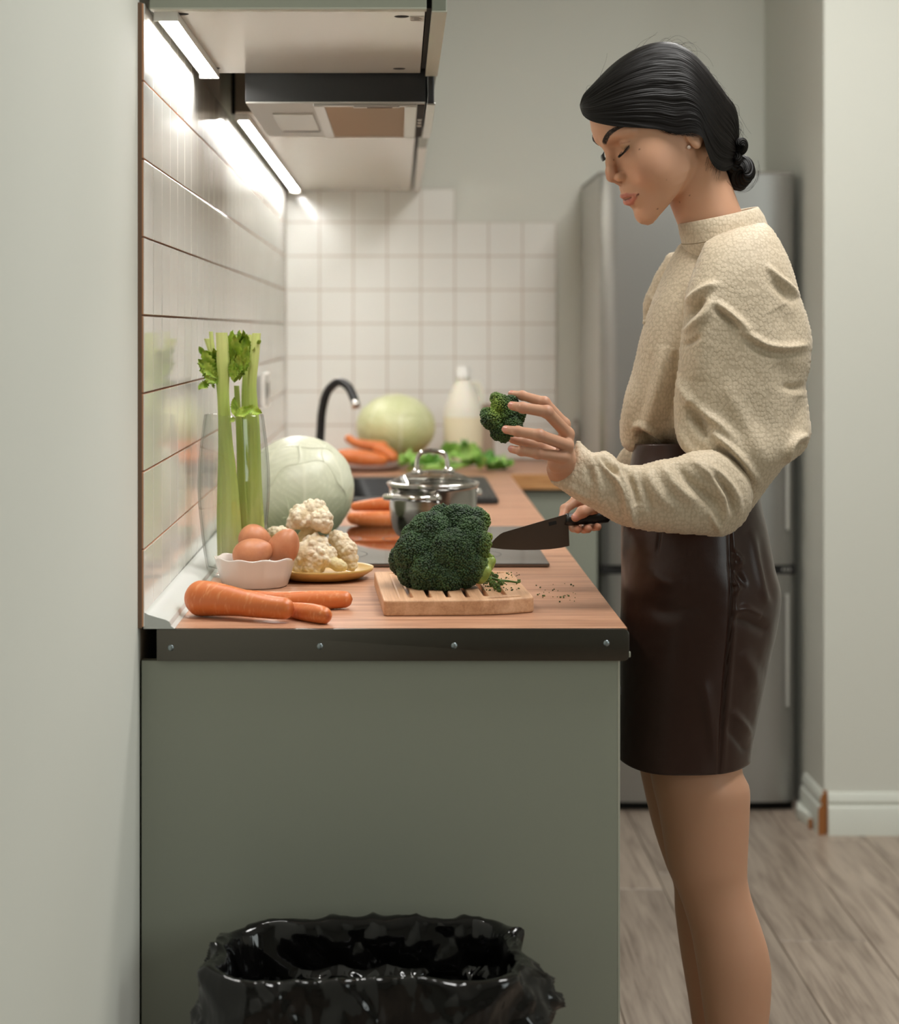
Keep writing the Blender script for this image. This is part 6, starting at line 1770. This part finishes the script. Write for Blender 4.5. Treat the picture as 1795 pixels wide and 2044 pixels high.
# near puff sleeve
SLV = [(1532, 448), (1562, 492), (1582, 540), (1596, 590), (1612, 636), (1620, 677), (1617, 728), (1609, 768), (1616, 826), (1618, 862), (1610, 893), (1592, 912), (1569, 926), (1548, 952), (1527, 980), (1505, 1010), (1484, 1030), (1470, 1000), (1452, 965), (1424, 938), (1392, 916), (1368, 900), (1353, 879), (1346, 840), (1347, 801), (1351, 765), (1355, 729), (1358, 690), (1366, 640), (1368, 602), (1375, 570), (1388, 532), (1400, 505), (1411, 483), (1450, 464), (1496, 450)]
DS = 2.86
def w0s(x, y): return 26 * np.exp(-np.clip(y - 450, 0, 999) / 70) - 8 * np.clip((y - 500) / 300, 0, 1) - 22 * (1 + np.tanh((y - 880) / 45))
sf = lump(field(SLV), 1.30, w0s, 120)
sl_folds = [([(1372, 606), (1392, 590), (1412, 576), (1432, 566)], 8, 8), ([(1378, 632), (1396, 612), (1408, 596)], 7, -9), ([(1368, 664), (1388, 650), (1412, 628), (1424, 600)], 9, 7), ([(1362, 690), (1384, 682), (1402, 672)], 5, -5),
            ([(1432, 604), (1456, 622), (1480, 644), (1500, 660)], 7, 6), ([(1426, 616), (1452, 636), (1476, 654)], 6, -5), ([(1478, 656), (1510, 678), (1540, 692), (1580, 694), (1612, 688)], 8, 6), ([(1490, 676), (1520, 696), (1560, 706), (1600, 702)], 9, -5),
            ([(1530, 530), (1556, 556), (1578, 574), (1596, 590)], 6, 6), ([(1540, 560), (1562, 580), (1590, 604)], 10, -5), ([(1560, 610), (1580, 650), (1590, 690)], 26, -5), ([(1560, 720), (1576, 750), (1580, 780)], 22, -5),
            ([(1354, 760), (1376, 800), (1404, 826), (1440, 850), (1470, 884)], 10, 7), ([(1372, 806), (1396, 838), (1420, 868)], 13, -13), ([(1352, 850), (1372, 890), (1402, 912), (1440, 944), (1466, 976)], 9, 6),
            ([(1408, 850), (1436, 876), (1470, 906), (1500, 940), (1516, 968)], 8, 7), ([(1430, 890), (1456, 914), (1486, 944)], 10, -8), ([(1450, 770), (1480, 830), (1510, 880), (1530, 930)], 18, 4),
            ([(1612, 868), (1588, 880), (1576, 900), (1570, 924)], 7, 8), ([(1612, 884), (1598, 898), (1586, 910)], 8, -10), ([(1600, 790), (1596, 830), (1584, 866)], 16, -5), ([(1610, 770), (1588, 776), (1564, 770)], 8, -5),
            ([(1420, 560), (1400, 690), (1392, 760)], 24, 5), ([(1440, 930), (1470, 958), (1490, 992)], 6, 5)]
V, Fc = garment(sf, (1325, 425, -150), (1640, 1050, 165), 2.7, DS, sl_folds, 2.2, 0.012, 0.5, 5)
obj('sleeve', V, Fc, M_blouse, blouse)
# near forearm of the blouse, open at the cuff
FAR = [(1153, 880), (1166, 891), (1184, 904), (1208, 901), (1224, 911), (1240, 925), (1277, 929), (1321, 919), (1352, 913), (1392, 900), (1440, 905), (1490, 945), (1503, 990), (1490, 1032), (1472, 1054), (1452, 1066), (1430, 1069), (1390, 1066), (1330, 1062), (1287, 1057), (1242, 1047), (1208, 1030), (1180, 1012), (1150, 996), (1118, 974), (1098, 961), (1112, 955), (1130, 940), (1144, 914)]
DF = 2.775
def w0f(x, y): return (x - 1300) * 0.17 - 4
ffd = lump(field(FAR), 1.55, w0f, 80)
def fcuff(p):
    d = ffd(p)
    hole = cone(p, (1104, 904, w0f(1120, 0) + 4), (1158, 944, w0f(1165, 0) + 4), 31, 22)
    return smax(d, -hole, 3.0)
fa_folds = [([(1190, 910), (1206, 935), (1232, 962), (1246, 990), (1252, 1030)], 6, 7), ([(1200, 912), (1222, 938), (1236, 948)], 7, -6), ([(1224, 920), (1240, 950), (1256, 985), (1262, 1030), (1270, 1052)], 7, 7), ([(1248, 935), (1262, 970), (1270, 1010)], 9, -7),
            ([(1172, 905), (1190, 940), (1196, 975), (1190, 1005)], 10, 3), ([(1176, 930), (1180, 965)], 8, -3), ([(1320, 925), (1340, 958), (1366, 985), (1392, 1002)], 12, 6), ([(1346, 924), (1370, 955), (1402, 985), (1428, 1010)], 11, -6),
            ([(1290, 935), (1302, 965), (1322, 995), (1350, 1020)], 12, 4), ([(1276, 940), (1290, 985), (1300, 1020)], 9, -4), ([(1380, 918), (1412, 945), (1440, 980), (1450, 1020), (1436, 1056)], 8, 7), ([(1400, 920), (1440, 950), (1470, 990), (1476, 1030)], 8, 6),
            ([(1424, 950), (1452, 985), (1462, 1020)], 8, -8), ([(1390, 970), (1420, 1000), (1434, 1034)], 13, -5), ([(1440, 1064), (1426, 1040), (1418, 1020)], 6, 4), ([(1120, 970), (1145, 978), (1180, 1000)], 8, 3)]
V, Fc = garment(fcuff, (1080, 862, -140), (1515, 1085, 130), 2.5, DF, fa_folds, 2.0, 0.02, 0.6, 9)
obj('sleeve', V, Fc, M_blouse, blouse)
# far puff sleeve and its forearm
FSL = [(1340, 505), (1324, 524), (1310, 546), (1298, 572), (1288, 596), (1284, 618), (1286, 640), (1292, 662), (1300, 700), (1320, 770), (1360, 820), (1420, 820), (1450, 700), (1440, 580), (1400, 500)]
V, Fc = garment(lump(field(FSL), 1.0, lambda x, y: 0 * x, 80), (1265, 480, -95), (1475, 845, 95), 3.2, 3.13, [([(1296, 590), (1306, 600), (1318, 596)], 5, 4), ([(1290, 620), (1302, 628), (1312, 624)], 5, -4)], 1.8, 0.02, 0.3, 12)
obj('sleeve', V, Fc, M_blouse, blouse)
FF2 = [(1290, 860), (1262, 890), (1246, 896), (1236, 908), (1228, 925), (1222, 950), (1212, 985), (1222, 1008), (1250, 1008), (1290, 970), (1340, 920), (1360, 860), (1330, 830)]
V, Fc = garment(lump(field(FF2), 1.25, lambda x, y: 0 * x, 70), (1195, 815, -80), (1380, 1025, 80), 3.0, 3.05, [], 1.8, 0.02, 0.4, 15)
obj('sleeve', V, Fc, M_blouse, blouse)
# stand collar
n = 96; th = np.linspace(0, 2 * pi, n, endpoint=False)
def cring(x0, y0, x1, y1, dp, dip, d, f=1.0):
    c = np.array([(x0 + x1) / 2, (y0 + y1) / 2]); h = np.array([(x1 - x0) / 2, (y1 - y0) / 2]) * f
    px = c[0] + h[0] * np.cos(th); py = c[1] + h[1] * np.cos(th) + dip * np.sin(th); w_ = -dp * np.sin(th) * f
    dd = d + w_
    return np.stack([(px - VX) * dd / F, dd, CZ - (py - VY) * dd / F], 1)
rg = [cring(1372, 512, 1534, 470, .066, 6, HD + .02), cring(1364, 497, 1536, 458, .070, 6, HD + .02), cring(1361, 486, 1533, 448, .067, 8, HD + .02), cring(1356, 466, 1526, 430, .063, 5, HD + .02), cring(1353, 448, 1515, 414, .061, 3, HD + .02), cring(1354.5, 446, 1513, 412.5, .0595, 3, HD + .02), cring(1357, 448, 1511, 415, .0575, 3, HD + .02), cring(1362, 475, 1518, 440, .058, 4, HD + .02)]
V, Fc = ringloft(rg)
obj('collar', V, [f[::-1] for f in Fc], M_blouse, blouse)
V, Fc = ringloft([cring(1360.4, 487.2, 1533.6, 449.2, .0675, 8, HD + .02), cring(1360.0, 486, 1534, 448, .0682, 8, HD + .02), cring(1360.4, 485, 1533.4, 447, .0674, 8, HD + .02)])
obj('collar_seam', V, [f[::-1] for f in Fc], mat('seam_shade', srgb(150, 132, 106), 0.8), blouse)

# ---- skirt
DK = 2.975
rows = [(886, 1266, 1500, 150), (900, 1264, 1502, 152), (930, 1258, 1508, 160), (1000, 1245, 1519, 195), (1056, 1240, 1532, 215), (1133, 1240, 1547, 228), (1186, 1240, 1560, 232), (1240, 1238, 1555, 232), (1337, 1233, 1534.5, 228), (1429, 1230, 1517, 222), (1490, 1228, 1505, 218), (1532, 1227, 1500, 214)]
rows = np.array(rows, float); NR, NA = 150, 260
yy = np.linspace(rows[0, 0], rows[-1, 0], NR)
iv = lambda k: np.interp(yy, spline(rows[:, [0, k]], 400)[:, 0], spline(rows[:, [0, k]], 400)[:, 1])
L_, R2, W_ = iv(1), iv(2), iv(3)
th2 = np.linspace(0, 2 * pi, NA, endpoint=False)
ex = 2.5
cx_ = np.sign(np.cos(th2)) * np.abs(np.cos(th2)) ** (2 / ex); sx_ = np.sign(np.sin(th2)) * np.abs(np.sin(th2)) ** (2 / ex)
PX = (L_ + R2)[:, None] / 2 + (R2 - L_)[:, None] / 2 * cx_; WW = -W_[:, None] * 0.78 * sx_
tt2 = np.linspace(0, 1, NR)[:, None]
PY = yy[:, None] + (16 * np.clip(sx_, 0, 1) + 6 * np.clip(cx_, -1, 1) * 0)[None] * tt2 ** 3 - (30 * np.clip(-cx_, 0, 1) ** 3 + 14 * np.clip(cx_, 0, 1) ** 4)[None] * tt2 ** 4 + 0 * PX
Vs = np.stack([PX, PY, WW], -1).reshape(-1, 3); Fk = grid_faces(NR, NA, False, True)
Nk = normals(Vs, Fk); cen3 = np.stack([np.repeat((L_ + R2) / 2, NA), Vs[:, 1], 0 * Vs[:, 1]], 1)
if ((Vs - cen3) * Nk).sum() < 0: Nk = -Nk
sk_f = [([(1456, 1040), (1459, 1120), (1461, 1180), (1456, 1260), (1449, 1340), (1441, 1440), (1434, 1548)], 3.0, -4.5), ([(1462, 1040), (1466, 1120), (1468, 1180), (1463, 1260), (1457, 1340), (1449, 1440), (1442, 1548)], 6, 2.5),
        ([(1318, 1058), (1314, 1086), (1311, 1104)], 2.5, -3), ([(1462, 1100), (1478, 1118), (1472, 1132)], 5, 5), ([(1462, 1160), (1474, 1170), (1468, 1186)], 4, 5), ([(1462, 1128), (1476, 1150), (1490, 1170)], 7, -4), ([(1466, 1222), (1490, 1216), (1520, 1230)], 7, 4), ([(1466, 1236), (1494, 1240), (1530, 1260)], 10, -4),
        ([(1500, 1060), (1512, 1130), (1530, 1200)], 9, 4), ([(1520, 1080), (1534, 1150), (1544, 1200)], 8, -3.5), ([(1480, 1300), (1500, 1340), (1510, 1380)], 14, 3), ([(1404, 1360), (1420, 1440), (1430, 1520)], 12, 3), ([(1460, 1420), (1485, 1450), (1500, 1470)], 9, 4), ([(1452, 1450), (1476, 1480), (1490, 1500)], 8, -3),
        ([(1300, 1140), (1330, 1160), (1370, 1165)], 16, 3), ([(1280, 1200), (1330, 1220), (1400, 1210)], 18, -3)]
Vs = strokes(Vs, Nk, sk_f)
Vs = Vs + Nk * (1.6 * fbm(Vs, 0.013, 3))[:, None]
Vi = Vs - Nk * 3.0
Vall = np.vstack([Vs, Vi])
nV = len(Vs); hem = np.array([[(NR - 1) * NA + j, (NR - 1) * NA + (j + 1) % NA, nV + (NR - 1) * NA + (j + 1) % NA, nV + (NR - 1) * NA + j] for j in range(NA)])
wst = np.array([[j, nV + j, nV + (j + 1) % NA, (j + 1) % NA] for j in range(NA)])
Fall = np.vstack([Fk, Fk[:, ::-1] + nV, hem[:, ::-1], wst[:, ::-1]])
M_lea, nt, b = newmat('brown_leather')
b.inputs['Base Color'].default_value = srgb(54, 33, 26); b.inputs['Roughness'].default_value = 0.31; b.inputs['Specular IOR Level'].default_value = 0.38
co = nt.nodes.new('ShaderNodeTexCoord'); vo = nt.nodes.new('ShaderNodeTexVoronoi'); bp = nt.nodes.new('ShaderNodeBump')
vo.inputs['Scale'].default_value = 700; bp.inputs['Strength'].default_value = 0.10; bp.inputs['Distance'].default_value = 0.0004
nt.links.new(co.outputs['Object'], vo.inputs['Vector']); nt.links.new(vo.outputs['Distance'], bp.inputs['Height']); nt.links.new(bp.outputs[0], b.inputs['Normal'])
obj('skirt', w2d(Vall[:, 0], Vall[:, 1], Vall[:, 2], DK), Fall, M_lea, woman)
